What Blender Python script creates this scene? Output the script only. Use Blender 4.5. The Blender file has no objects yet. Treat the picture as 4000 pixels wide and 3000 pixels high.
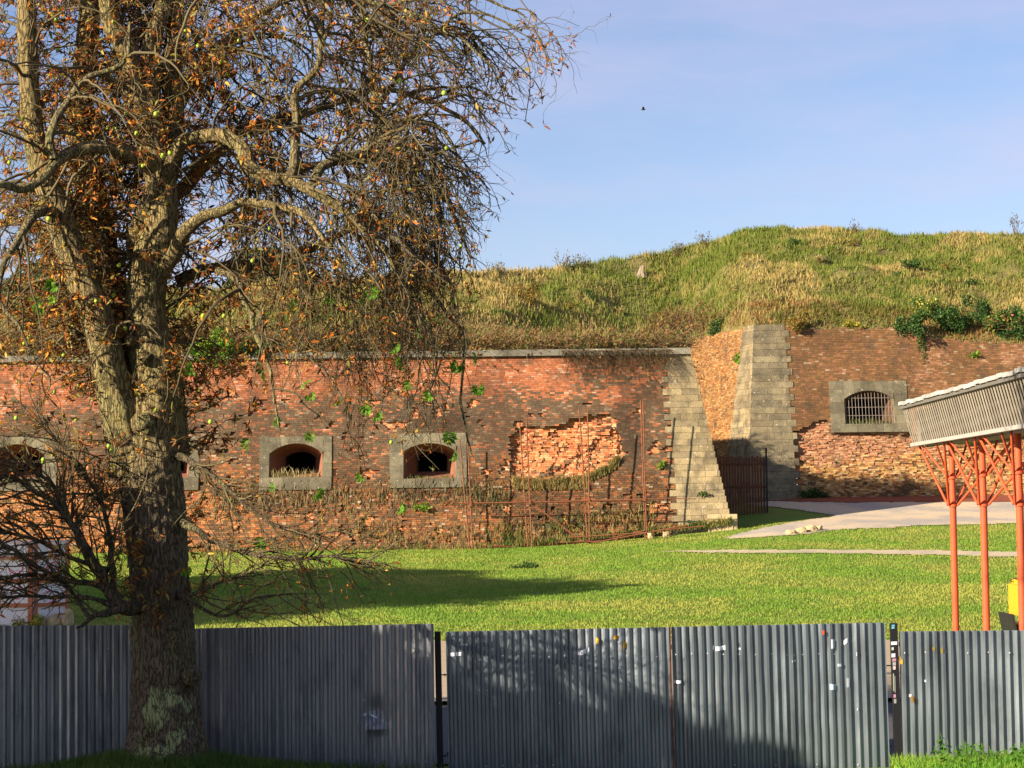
import bpy, bmesh, math, random
import numpy as np
from mathutils import Vector, Matrix
rng = np.random.default_rng(7); random.seed(7)
C = bpy.context.scene.collection
# ------------------------------------------------------------------ camera
FPX = 8330.0; CAMZ = 3.5; PITCH = math.atan(500/FPX); ROLL = math.radians(0.7)
fw = np.array([0, math.cos(PITCH), math.sin(PITCH)])
up0 = np.array([0, -math.sin(PITCH), math.cos(PITCH)]); rt0 = np.array([1., 0, 0])
RT = rt0*math.cos(ROLL) - up0*math.sin(ROLL); UP = up0*math.cos(ROLL) + rt0*math.sin(ROLL)
CAM = np.array([0, 0, CAMZ])
cd = bpy.data.cameras.new('camera'); cam = bpy.data.objects.new('camera', cd); C.objects.link(cam)
cd.sensor_width = 36; cd.lens = 36*FPX/4000; cd.clip_end = 3000; cd.clip_start = 0.5
M = Matrix(((RT[0], UP[0], -fw[0], 0), (RT[1], UP[1], -fw[1], 0), (RT[2], UP[2], -fw[2], CAMZ), (0, 0, 0, 1)))
cam.matrix_world = M; bpy.context.scene.camera = cam
# ------------------------------------------------------------------ light
SUNV = np.array([1.0, 0.69, -0.49]); SUNV /= np.linalg.norm(SUNV)   # direction the light travels
sd = bpy.data.lights.new('sun', 'SUN'); sd.energy = 5.0; sd.angle = math.radians(0.5); sd.color = (1.0, 0.86, 0.66)
so = bpy.data.objects.new('sun', sd); C.objects.link(so)
so.rotation_euler = Vector(SUNV).to_track_quat('-Z', 'Y').to_euler()
EL = math.asin(-SUNV[2]); AZ = math.atan2(-SUNV[0], -SUNV[1])
w = bpy.data.worlds.new('World'); bpy.context.scene.world = w; w.use_nodes = True
nt = w.node_tree; bg = nt.nodes['Background']
sky = nt.nodes.new('ShaderNodeTexSky'); sky.sky_type = 'NISHITA'; sky.sun_disc = False
sky.sun_elevation = EL; sky.sun_rotation = AZ; sky.air_density = 1.0; sky.dust_density = 0.6; sky.ozone_density = 3.0
tc = nt.nodes.new('ShaderNodeTexCoord'); mp = nt.nodes.new('ShaderNodeMapping'); mp.inputs['Scale'].default_value = (3.5, 2, 14)
mp.inputs['Rotation'].default_value = (0, math.radians(9), 0)
nz = nt.nodes.new('ShaderNodeTexNoise'); nz.inputs['Scale'].default_value = 1.6; nz.inputs['Detail'].default_value = 6; nz.inputs['Roughness'].default_value = .55
cr = nt.nodes.new('ShaderNodeValToRGB'); cr.color_ramp.elements[0].position = .42; cr.color_ramp.elements[1].position = .78
cr.color_ramp.elements[1].color = (.6, .6, .6, 1)
mx = nt.nodes.new('ShaderNodeMixRGB'); mx.inputs[2].default_value = (4.6, 4.3, 5.5, 1)
tint = nt.nodes.new('ShaderNodeMixRGB'); tint.blend_type = 'MULTIPLY'; tint.inputs[0].default_value = 1; tint.inputs[2].default_value = (1.1, .96, 1.03, 1)
L = nt.links
L.new(tc.outputs['Generated'], mp.inputs[0]); L.new(mp.outputs[0], nz.inputs[0]); L.new(nz.outputs[0], cr.inputs[0])
L.new(sky.outputs[0], tint.inputs[1]); L.new(tint.outputs[0], mx.inputs[1]); L.new(cr.outputs[0], mx.inputs[0]); L.new(mx.outputs[0], bg.inputs[0])
bg.inputs[1].default_value = 0.065
vs = bpy.context.scene.view_settings; vs.view_transform = 'Standard'; vs.look = 'None'; vs.gamma = 1; vs.exposure = 1.28
# ------------------------------------------------------------------ helpers
def P(px, py, Y):
    d = fw + RT*((px-2000)/FPX) + UP*((1500-py)/FPX)
    return CAM + d*(Y/d[1])
def proj(V):
    V = np.asarray(V, float) - CAM
    z = V@fw
    return 2000 + FPX*(V@RT)/z, 1500 - FPX*(V@UP)/z
_pt = np.random.default_rng(3).random(65536)
def vn(p, s=1.0, seed=0):
    p = np.asarray(p, float)*s + seed*17.37
    if p.ndim == 1: p = p[None]
    i = np.floor(p).astype(np.int64); f = p-i; f = f*f*(3-2*f)
    if p.shape[1] == 2:
        i = np.c_[i, np.zeros(len(i), int)]; f = np.c_[f, np.zeros(len(f))]
    def h(a, b, c): return _pt[((a*73856093) ^ (b*19349663) ^ (c*83492791)) & 65535]
    r = 0
    for dx in (0, 1):
        for dy in (0, 1):
            for dz in (0, 1):
                wgt = (f[:, 0] if dx else 1-f[:, 0])*(f[:, 1] if dy else 1-f[:, 1])*(f[:, 2] if dz else 1-f[:, 2])
                r = r + wgt*h(i[:, 0]+dx, i[:, 1]+dy, i[:, 2]+dz)
    return r*2-1
def fbm(p, s=1.0, o=4, seed=0):
    r = 0; a = 1; t = 0
    for k in range(o):
        r = r + a*vn(p, s*2.03**k, seed+k*3); t += a; a *= .5
    return r/t
def sst(a, b, x):
    t = np.clip((np.asarray(x, float)-a)/(b-a), 0, 1); return t*t*(3-2*t)
def inpoly(x, y, poly):
    x = np.asarray(x, float); y = np.asarray(y, float); r = np.zeros(x.shape, bool)
    n = len(poly)
    for i in range(n):
        x1, y1 = poly[i]; x2, y2 = poly[(i+1) % n]
        c = ((y1 > y) != (y2 > y)) & (x < (x2-x1)*(y-y1)/((y2-y1) or 1e-9)+x1)
        r ^= c
    return r
def norm(v): return v/np.maximum(np.linalg.norm(v, axis=-1, keepdims=True), 1e-9)
def mk(name, V, F, mat, parent=None, col=None, smooth=False):
    """V (n,3); F list of int arrays (m,k); col per-vertex rgb"""
    me = bpy.data.meshes.new(name)
    V = np.asarray(V, np.float32)
    F = [np.asarray(f, np.int32) for f in (F if isinstance(F, list) else [F]) if len(f)]
    if parent is not None: V = V - np.array(parent_loc(parent), np.float32)
    me.vertices.add(len(V)); me.vertices.foreach_set('co', V.ravel())
    nl = sum(f.size for f in F); npoly = sum(len(f) for f in F)
    me.loops.add(nl); me.polygons.add(npoly)
    me.loops.foreach_set('vertex_index', np.concatenate([f.ravel() for f in F]))
    tot = np.concatenate([np.full(len(f), f.shape[1], np.int32) for f in F])
    st = np.concatenate([[0], np.cumsum(tot)[:-1]]).astype(np.int32)
    me.polygons.foreach_set('loop_start', st); me.polygons.foreach_set('loop_total', tot)
    me.polygons.foreach_set('use_smooth', np.full(npoly, bool(smooth)))
    me.update(calc_edges=True)
    if col is not None:
        a = me.attributes.new('Col', 'FLOAT_COLOR', 'POINT')
        c = np.ones((len(V), 4), np.float32); c[:, :3] = col
        a.data.foreach_set('color', c.ravel())
    me.materials.append(mat)
    o = bpy.data.objects.new(name, me); C.objects.link(o)
    if parent is not None: o.parent = parent
    return o
def parent_loc(p):
    l = Vector((0, 0, 0))
    while p is not None: l += p.location; p = p.parent
    return l
def thing(name, label, cat, loc=(0, 0, 0), group=None):
    o = bpy.data.objects.new(name, None); C.objects.link(o); o.location = [float(v) for v in loc]
    o['label'] = label; o['category'] = cat
    if group: o['group'] = group
    o.empty_display_size = .2
    return o
def part(name, parent, loc=(0, 0, 0)):
    o = bpy.data.objects.new(name, None); C.objects.link(o); o.parent = parent; o.location = [float(v) for v in loc]; return o
def tag(o, label, cat, group=None, kind=None):
    o['label'] = label; o['category'] = cat
    if group: o['group'] = group
    if kind: o['kind'] = kind
    return o
class MB:
    def __init__(s): s.V = []; s.F = {}; s.C = []; s.n = 0
    def add(s, V, F, col=(1, 1, 1)):
        V = np.asarray(V, float); s.V.append(V)
        for f in (F if isinstance(F, list) else [F]):
            f = np.atleast_2d(np.asarray(f, int))
            if len(f): s.F.setdefault(f.shape[1], []).append(f+s.n)
        c = np.asarray(col, float)
        s.C.append(np.broadcast_to(c, (len(V), 3)) if c.ndim == 1 else c); s.n += len(V)
    def box(s, lo, hi, col=(1, 1, 1), T=None):
        x0, y0, z0 = lo; x1, y1, z1 = hi
        V = np.array([[x0,y0,z0],[x1,y0,z0],[x1,y1,z0],[x0,y1,z0],[x0,y0,z1],[x1,y0,z1],[x1,y1,z1],[x0,y1,z1]], float)
        if T is not None: V = T(V)
        s.add(V, [[0,3,2,1],[4,5,6,7],[0,1,5,4],[1,2,6,5],[2,3,7,6],[3,0,4,7]], col)
    def tube(s, pts, r, n=8, col=(1, 1, 1), cap=True):
        pts = np.asarray(pts, float); r = np.broadcast_to(np.asarray(r, float), (len(pts),))
        V, F = tubes(pts[None], r[None], n); s.add(V, F, col)
        if cap:
            k = len(pts)
            s.add(V[:n], [np.arange(n)[::-1]], col); s.add(V[(k-1)*n:], [np.arange(n)], col)
    def build(s, name, mat, parent=None, smooth=False):
        return mk(name, np.vstack(s.V), [np.vstack(f) for f in s.F.values()], mat, parent, np.vstack(s.C), smooth)
def tubes(Pt, R, n=3, ref=None):
    N, K, _ = Pt.shape
    T = np.empty_like(Pt); T[:, 1:-1] = Pt[:, 2:]-Pt[:, :-2]; T[:, 0] = Pt[:, 1]-Pt[:, 0]; T[:, -1] = Pt[:, -1]-Pt[:, -2]
    T = norm(T)
    if ref is None:
        av = norm(Pt[:, -1]-Pt[:, 0]); ax = np.eye(3)[np.argmin(np.abs(av), axis=1)]
    else: ax = np.broadcast_to(np.asarray(ref, float), (N, 3))
    S = norm(np.cross(T, ax[:, None, :])); B = np.cross(S, T)
    a = np.arange(n)*2*np.pi/n
    V = Pt[:, :, None, :] + R[:, :, None, None]*(np.cos(a)[None, None, :, None]*S[:, :, None, :]+np.sin(a)[None, None, :, None]*B[:, :, None, :])
    i = np.arange(n); j = (i+1) % n
    q = np.stack([i, j, j+n, i+n], 1)
    F = (q[None]+(np.arange(K-1)*n)[:, None, None]).reshape(-1, 4)
    F = (F[None]+(np.arange(N)*K*n)[:, None, None]).reshape(-1, 4)
    return V.reshape(-1, 3), F
# ------------------------------------------------------------------ materials
def mat(name, base=(.5, .5, .5), attr=False, rough=.9, metal=0, n1=None, n2=None, bump=None, spec=.3, trans=None, stretch=None):
    """n1/n2 = (scale, colour, lo, hi, factor) noise overlays ; bump=(scale,strength,dist)"""
    m = bpy.data.materials.new(name); m.use_nodes = True; t = m.node_tree; b = t.nodes['Principled BSDF']
    b.inputs['Roughness'].default_value = rough; b.inputs['Metallic'].default_value = metal
    b.inputs['Specular IOR Level'].default_value = spec
    if attr:
        a = t.nodes.new('ShaderNodeAttribute'); a.attribute_name = 'Col'; src = a.outputs['Color']
        if base != (.5, .5, .5):
            k = t.nodes.new('ShaderNodeMixRGB'); k.blend_type = 'MULTIPLY'; k.inputs[0].default_value = 1
            t.links.new(src, k.inputs[1]); k.inputs[2].default_value = (*base, 1); src = k.outputs[0]
    else:
        r = t.nodes.new('ShaderNodeRGB'); r.outputs[0].default_value = (*base, 1); src = r.outputs[0]
    g = t.nodes.new('ShaderNodeNewGeometry'); pos = g.outputs['Position']
    if stretch:
        q = t.nodes.new('ShaderNodeMapping'); q.inputs['Scale'].default_value = stretch; t.links.new(pos, q.inputs[0]); pos = q.outputs[0]
    for n in (n1, n2):
        if n:
            sc, c, lo, hi, f = n
            N = t.nodes.new('ShaderNodeTexNoise'); N.inputs['Scale'].default_value = sc; N.inputs['Detail'].default_value = 6; N.inputs['Roughness'].default_value = .65
            t.links.new(pos, N.inputs['Vector'])
            R = t.nodes.new('ShaderNodeMapRange'); R.inputs[1].default_value = lo; R.inputs[2].default_value = hi; R.inputs[4].default_value = f
            t.links.new(N.outputs[0], R.inputs[0])
            X = t.nodes.new('ShaderNodeMixRGB'); t.links.new(R.outputs[0], X.inputs[0]); t.links.new(src, X.inputs[1]); X.inputs[2].default_value = (*c, 1); src = X.outputs[0]
    t.links.new(src, b.inputs['Base Color'])
    if bump:
        N = t.nodes.new('ShaderNodeTexNoise'); N.inputs['Scale'].default_value = bump[0]; N.inputs['Detail'].default_value = 8; N.inputs['Roughness'].default_value = .7
        t.links.new(pos, N.inputs['Vector'])
        B = t.nodes.new('ShaderNodeBump'); B.inputs['Strength'].default_value = bump[1]; B.inputs['Distance'].default_value = bump[2]
        t.links.new(N.outputs[0], B.inputs['Height']); t.links.new(B.outputs[0], b.inputs['Normal'])
    if trans:
        tr = t.nodes.new('ShaderNodeBsdfTranslucent'); t.links.new(src, tr.inputs[0])
        ms = t.nodes.new('ShaderNodeMixShader'); ms.inputs[0].default_value = trans
        out = t.nodes['Material Output']; t.links.new(b.outputs[0], ms.inputs[1]); t.links.new(tr.outputs[0], ms.inputs[2]); t.links.new(ms.outputs[0], out.inputs[0])
    return m
MAT = dict(
 brick=mat('brick', attr=True, n1=(1.3, (.055, .045, .03), .52, .72, .75), n2=(14, (.05, .035, .025), .5, .75, .6), bump=(60, .6, .02)),
 stone=mat('stone', attr=True, n1=(1.5, (.075, .063, .042), .43, .66, .85), n2=(7, (.5, .47, .38), .62, .68, .8), bump=(18, 1, .04)),
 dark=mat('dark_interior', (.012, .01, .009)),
 bark=mat('bark', (.17, .125, .07), n1=(3.2, (.23, .23, .09), .5, .68, .7), n2=(20, (.045, .033, .02), .48, .66, .85), bump=(26, 1.0, .05), stretch=(1, 1, .28)),
 twig=mat('twig_bark', attr=True, rough=.85),
 leaf=mat('leaf', attr=True, rough=.7, trans=.35),
 grass=mat('grass_blade', attr=True, rough=.7, trans=.3),
 lawn=mat('lawn', (.14, .23, .018), n1=(.35, (.22, .23, .045), .42, .68, .8), n2=(7, (.05, .09, .012), .5, .72, .7), bump=(30, .8, .06)),
 ramp=mat('rampart_turf', (.14, .14, .028), n1=(.45, (.27, .2, .08), .42, .64, .8), n2=(1.1, (.2, .13, .07), .52, .66, .8), bump=(14, 1, .12)),
 gravel=mat('gravel', (.5, .4, .26), n1=(1.2, (.3, .27, .22), .45, .65, .6), n2=(28, (.2, .18, .15), .56, .7, .7), bump=(60, .5, .02)),
 court=mat('court_gravel', (.36, .32, .27), n1=(.35, (.56, .44, .29), .42, .56, .9), n2=(16, (.2, .19, .17), .56, .7, .7), bump=(60, .5, .02)),
 redsand=mat('red_sand', (.24, .06, .03), n1=(3, (.12, .04, .02), .5, .7, .6), bump=(50, .5, .02)),
 asphalt=mat('asphalt', (.07, .068, .075), n1=(5, (.1, .1, .1), .45, .65, .5), bump=(80, .4, .01)),
 paving=mat('paving', (.38, .3, .2), n1=(4, (.28, .22, .16), .45, .65, .6), bump=(60, .3, .01)),
 metal=mat('galvanised_sheet', attr=True, rough=.36, metal=.6, spec=.5, n1=(3.2, (.09, .1, .12), .5, .72, .7), n2=(16, (.3, .3, .3), .62, .8, .3), stretch=(1, 1, .35), bump=(9, .15, .02)),
 blackpost=mat('black_post', (.012, .012, .014), rough=.5),
 plain=mat('painted', attr=True, rough=.6, n1=(6, (.1, .09, .08), .55, .8, .4)),
 clean=mat('clean_paint', attr=True, rough=.55),
 orange=mat('orange_paint', (.55, .09, .03), rough=.6, n1=(3, (.36, .06, .025), .45, .7, .7), n2=(14, (.14, .05, .03), .62, .72, .7), bump=(20, .3, .01)),
 rust=mat('rusty_tube', (.2, .07, .03), rough=.8, n1=(8, (.12, .04, .02), .45, .65, .8), n2=(5, (.35, .2, .12), .6, .75, .5)),
 slat=mat('weathered_slat', attr=True, rough=.6, n1=(3, (.2, .19, .17), .5, .75, .5)),
 wood=mat('brown_wood', (.16, .055, .028), rough=.8, n1=(9, (.05, .02, .012), .45, .65, .7)),
 rock=mat('rock', (.5, .37, .2), n1=(5, (.3, .22, .13), .45, .65, .7), bump=(20, .8, .03)),
)
# ------------------------------------------------------------------ ground
WZL = P(1300, 2150, 86)[2]
zLY = [-300, 0, 24, 29, 86, 100, 2000]; zLZ = [0.05, 0.05, 0.0, 0.0, WZL, WZL+.3, WZL+.3]
zRY = [-300, 0, 24, 29, 50, 60, 70, 80, 90, 98, 110, 2000]
zRZ = [0.05, 0.05, 0, 0] + [P(3400, a, b)[2] for a, b in ((2462, 50), (2310, 60), (2195, 70), (2105, 80), (2020, 90), (1945, 98))] + [4.2, 4.2]
def G(x, Y):
    x = np.asarray(x, float); Y = np.asarray(Y, float)
    l = np.interp(Y, zLY, zLZ); r = np.interp(Y, zRY, zRZ)
    a = sst(-1.5, 13, x*90/np.maximum(Y, 40))
    z = l*(1-a)+r*a
    p = np.stack([x, Y], -1).reshape(-1, 2)
    m = sst(45, 52, Y)*(1-sst(84, 86, Y))
    z = z + m*(fbm(p, .16, 3, 5).reshape(z.shape)*.16)
    # small mound round the tree, and rising verge bottom right, both this side of the fence
    z = z + .36*np.exp(-(((x+4.6)/1.6)**2+((Y-27.4)/1.1)**2)) + .12*np.exp(-(((x-6.6)/1.5)**2+((Y-27.2)/1.2)**2))
    return z
def ground_hit(px, py, y0=30, y1=99):
    Ys = np.linspace(y0, y1, 700)
    pts = np.array([P(px, py, y) for y in Ys]); d = pts[:, 2]-G(pts[:, 0], Ys)
    k = np.argmax(d <= 0) if (d <= 0).any() else np.argmin(np.abs(d))
    p = pts[k].copy(); p[2] = G(p[0], p[1]); return p
def barkmat():
    m = mat('bark', (.999, 1, 1), attr=True, n1=(3.0, (.24, .24, .08), .5, .66, .75), n2=(34, (.08, .06, .035), .5, .7, .6), bump=(30, 1, .05), stretch=(1, 1, .2))
    t = m.node_tree; b = t.nodes['Principled BSDF']; src = b.inputs['Base Color'].links[0].from_socket; bl = b.inputs['Normal'].links[0].from_node
    mp_ = [n for n in t.nodes if n.type == 'MAPPING'][0]
    N = t.nodes.new('ShaderNodeTexNoise'); N.inputs['Scale'].default_value = 7; N.inputs['Detail'].default_value = 5; t.links.new(mp_.outputs[0], N.inputs['Vector'])
    ad = t.nodes.new('ShaderNodeMixRGB'); ad.blend_type = 'ADD'; ad.inputs[0].default_value = .22; t.links.new(mp_.outputs[0], ad.inputs[1]); t.links.new(N.outputs['Color'], ad.inputs[2])
    v = t.nodes.new('ShaderNodeTexVoronoi'); v.feature = 'DISTANCE_TO_EDGE'; v.inputs['Scale'].default_value = 24; v.inputs['Randomness'].default_value = 1; t.links.new(ad.outputs[0], v.inputs['Vector'])
    r_ = t.nodes.new('ShaderNodeMapRange'); r_.inputs[1].default_value = 0; r_.inputs[2].default_value = .13; r_.inputs[3].default_value = .25; t.links.new(v.outputs[0], r_.inputs[0])
    mx_ = t.nodes.new('ShaderNodeMixRGB'); mx_.inputs[1].default_value = (.03, .022, .013, 1); t.links.new(r_.outputs[0], mx_.inputs[0]); t.links.new(src, mx_.inputs[2]); t.links.new(mx_.outputs[0], b.inputs['Base Color'])
    b2 = t.nodes.new('ShaderNodeBump'); b2.inputs['Strength'].default_value = 1; b2.inputs['Distance'].default_value = .035; t.links.new(r_.outputs[0], b2.inputs['Height']); t.links.new(bl.outputs[0], b2.inputs['Normal']); t.links.new(b2.outputs[0], b.inputs['Normal'])
    return m
MAT['bark'] = barkmat()
def gridmesh(xs, ys, fz):
    X, Y = np.meshgrid(xs, ys); Z = fz(X, Y); V = np.stack([X, Y, Z], -1).reshape(-1, 3)
    nx, ny = len(xs), len(ys); a = np.arange(nx*ny).reshape(ny, nx)
    return V, np.stack([a[:-1, :-1], a[:-1, 1:], a[1:, 1:], a[1:, :-1]], -1).reshape(-1, 4)
xs = np.concatenate([np.linspace(-1500, -60, 12), np.linspace(-50, -22, 15), np.arange(-21, 26, .35), np.linspace(27, 60, 12), np.linspace(80, 1500, 12)])
ys = np.concatenate([np.linspace(-600, 0, 14), np.linspace(5, 23, 8), np.arange(24, 100, .35), np.linspace(101, 140, 8), np.linspace(180, 2500, 12)])
V, F = gridmesh(xs, ys, G)
mk('ground', V, F, MAT['lawn'], smooth=True)['kind'] = 'structure'
COURT = [(2822, 2105), (2920, 2074), (3060, 2048), (3270, 2014), (3120, 1990), (2850, 1962), (2860, 1951), (3000, 1955), (3300, 1962), (4200, 1955), (4200, 2038), (3700, 2050), (3300, 2066), (3080, 2090)]
PATH2 = [(2560, 2154), (2800, 2148), (3200, 2146), (3600, 2149), (4200, 2160), (4200, 2180), (3600, 2166), (3200, 2160), (2800, 2158)]
RED = [(2950, 1951), (3050, 1938), (4200, 1930), (4200, 1956), (3300, 1962), (3050, 1956)]
def drape(name, poly, lift, m, x0, x1, y0, y1, cx=.16, cy=.3):
    X, Y = np.meshgrid(np.arange(x0, x1, cx), np.arange(y0, y1, cy))
    Z = G(X, Y)+lift; V = np.stack([X, Y, Z], -1).reshape(-1, 3)
    ny, nx = X.shape; a = np.arange(nx*ny).reshape(ny, nx)
    Fq = np.stack([a[:-1, :-1], a[:-1, 1:], a[1:, 1:], a[1:, :-1]], -1).reshape(-1, 4)
    c = V[Fq].mean(1); px, py = proj(c); n = fbm(c[:, :2], 1.1, 3, 9)
    Fq = Fq[inpoly(px+n*10, py+n*2.5, poly)]
    u = np.unique(Fq); mp_ = np.zeros(len(V), int); mp_[u] = np.arange(len(u))
    o = mk(name, V[u], mp_[Fq], m, smooth=True); o['kind'] = 'structure'; return o
drape('courtyard', COURT, .03, MAT['court'], 4, 26, 78, 101)
drape('path', PATH2, .03, MAT['gravel'], 3, 22, 66, 84)
drape('red_gravel_strip', RED, .05, MAT['redsand'], 9, 27, 94, 101)
V, F = gridmesh(np.arange(-60, 61, 10.), np.array([-60., -30, 0, 12, 25.2]), lambda x, y: x*0+.09)
mk('unseen_street', V, F, MAT['asphalt'])['kind'] = 'structure'  # unseen asphalt added so the fence sheets reflect grey, not lawn green
for nm, a, b, m_, lf in (('pavement', 36, 46.5, 'paving', .1), ('road', 29.6, 36, 'asphalt', .03)):
    V, F = gridmesh(np.arange(-30, 30, .5), np.linspace(a, b, 12), lambda x, y: G(x, y)+lf)
    mk(nm, V, F, MAT[m_])['kind'] = 'structure'
# ------------------------------------------------------------------ walls
class Wall:
    def __init__(s, O, U, b):
        s.O = np.array(O, float); s.U = norm(np.array(U, float)); s.N = np.array([s.U[1], -s.U[0], 0.]); s.b = b
    def pt(s, u, z, d=0):
        u = np.asarray(u, float)[..., None]; zz = np.asarray(z, float); dd = np.asarray(d, float)
        k = (dd - s.b*(zz-s.O[2]))[..., None]
        r = s.O + u*s.U + k*s.N
        r = np.array(np.broadcast_to(r, np.broadcast_shapes(r.shape, zz[..., None].shape[:-1]+(3,)))); r[..., 2] = zz
        return r
    def uv(s, px, py):
        d = fw + RT*((px-2000)/FPX) + UP*((1500-py)/FPX)
        nn = s.N + np.array([0, 0, s.b]); t = ((s.O-CAM)@nn)/(d@nn); q = CAM+d*t
        return float((q-s.O)@s.U), float(q[2])
WL = Wall((0, 86, WZL-.3), (1, 0, 0), .2)
WR = Wall((0, 97.2, 4.0), (1, 0.06, 0), .16)
CLb = WL.uv(2858, 2036); CLt = WL.uv(2700, 1388)         # corner edge of the left wall
CRb = WR.uv(2922, 1900); CRt = WR.uv(2946, 1270)
crb3 = WR.pt(*CRb); crt3 = WR.pt(*CRt)
# flank of the right bastion: passes through both corner points, runs back to the left
ud = norm(np.array([-2.7, 8.6, 0.])); nF = np.array([ud[1], -ud[0], 0]); nF = -nF if nF[0] > 0 else nF
class Flank(Wall):
    def __init__(s):
        s.O = crb3.copy(); s.U = -ud; s.N = np.array([s.U[1], -s.U[0], 0.])
        if s.N[0] > 0: s.N = -s.N
        s.b = -((crt3-crb3)@s.N)/(crt3[2]-crb3[2])
WF = Flank()
def edgeL(z): return CLb[0] + (CLt[0]-CLb[0])*(z-CLb[1])/(CLt[1]-CLb[1])
def edgeR(z): return CRb[0] + (CRt[0]-CRb[0])*(z-CRb[1])/(CRt[1]-CRb[1])
def courses(W, z0, z1, uL, uR, ph, pw, color, depth=None, skip=None, gap=.009, jit=.006, box=.12, seed=1, wvar=.25, mort=.007):
    """brick or block courses: returns verts, quads, colours for blocks and for the mortar bed"""
    r = np.random.default_rng(seed)
    zs = np.arange(z0, z1, ph); Us = []; 
    for k, z in enumerate(zs):
        a = uL(z+ph/2, k); b = uR(z+ph/2, k)
        if b-a < .05: continue
        n = int((b-a)/pw)+2
        off = (k % 2)*pw*.5
        e = a+np.concatenate([[0], off*.9+pw*.35+np.cumsum(pw*(1+wvar*(r.random(n)-.5)))])
        e = e[e < b-.04*pw]; e = np.append(e, b)
        Us.append(np.stack([e[:-1], e[1:], np.full(len(e)-1, z), np.full(len(e)-1, min(z+ph, z1))], 1))
    Q = np.vstack(Us); c = np.stack([(Q[:, 0]+Q[:, 1])/2, (Q[:, 2]+Q[:, 3])/2], 1)
    p3 = W.pt(c[:, 0], c[:, 1]); px, py = proj(p3)
    if skip is not None:
        k = ~skip(c[:, 0], c[:, 1]); Q = Q[k]; c = c[k]; px = px[k]; py = py[k]; p3 = p3[k]
    n = len(Q); D = np.zeros(n); J = np.full(n, jit)
    if depth is not None: D, J = depth(px, py, p3, r)
    d = D + J*(r.random(n)*2-1)
    g = gap/2; u0, u1, a0, a1 = Q[:, 0]+g, Q[:, 1]-g, Q[:, 2]+g, Q[:, 3]-g
    tl = J[:, None]*(r.random((n, 4))-.5)*.5
    f = W.pt(np.stack([u0, u1, u1, u0], 1), np.stack([a0, a0, a1, a1], 1), d[:, None]+tl)
    bk = W.pt(np.stack([u0, u1, u1, u0], 1), np.stack([a0, a0, a1, a1], 1), np.repeat((d-box)[:, None], 4, 1))
    V = np.concatenate([f, bk], 1).reshape(-1, 3)
    q = np.array([[0,1,2,3],[0,4,5,1],[1,5,6,2],[2,6,7,3],[3,7,4,0]])
    Fq = (q[None]+np.arange(n)[:, None, None]*8).reshape(-1, 4)
    col = np.repeat(color(px, py, p3, r, D), 8, 0)
    # mortar bed, boxes
    md = D-mort-J
    f = W.pt(np.stack([Q[:, 0], Q[:, 1], Q[:, 1], Q[:, 0]], 1), np.stack([Q[:, 2], Q[:, 2], Q[:, 3], Q[:, 3]], 1), np.repeat(md[:, None], 4, 1))
    bk = W.pt(np.stack([Q[:, 0], Q[:, 1], Q[:, 1], Q[:, 0]], 1), np.stack([Q[:, 2], Q[:, 2], Q[:, 3], Q[:, 3]], 1), np.repeat((md-.55)[:, None], 4, 1))
    V2 = np.concatenate([f, bk], 1).reshape(-1, 3); mc = np.array([.13, .1, .07])
    col2 = np.repeat(np.broadcast_to(mc, (n, 3))*(0.7+.6*r.random((n, 1))), 8, 0)
    return V, Fq, col, V2, Fq.copy(), col2
def pick(r, n, opts):
    p = np.array([o[0] for o in opts], float); k = r.choice(len(opts), n, p=p/p.sum())
    c = np.array([o[1] for o in opts])[k]
    return c*(0.75+.5*r.random((n, 1)))
def blend(r, w, a, b):
    k = r.random(len(w)) < w; return np.where(k[:, None], a, b)
HOLE = [(1992, 1730), (2035, 1668), (2200, 1662), (2225, 1632), (2290, 1626), (2385, 1612), (2405, 1660), (2442, 1745), (2430, 1785), (2350, 1835), (2250, 1872), (2130, 1890), (2010, 1872), (1998, 1800)]
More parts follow.
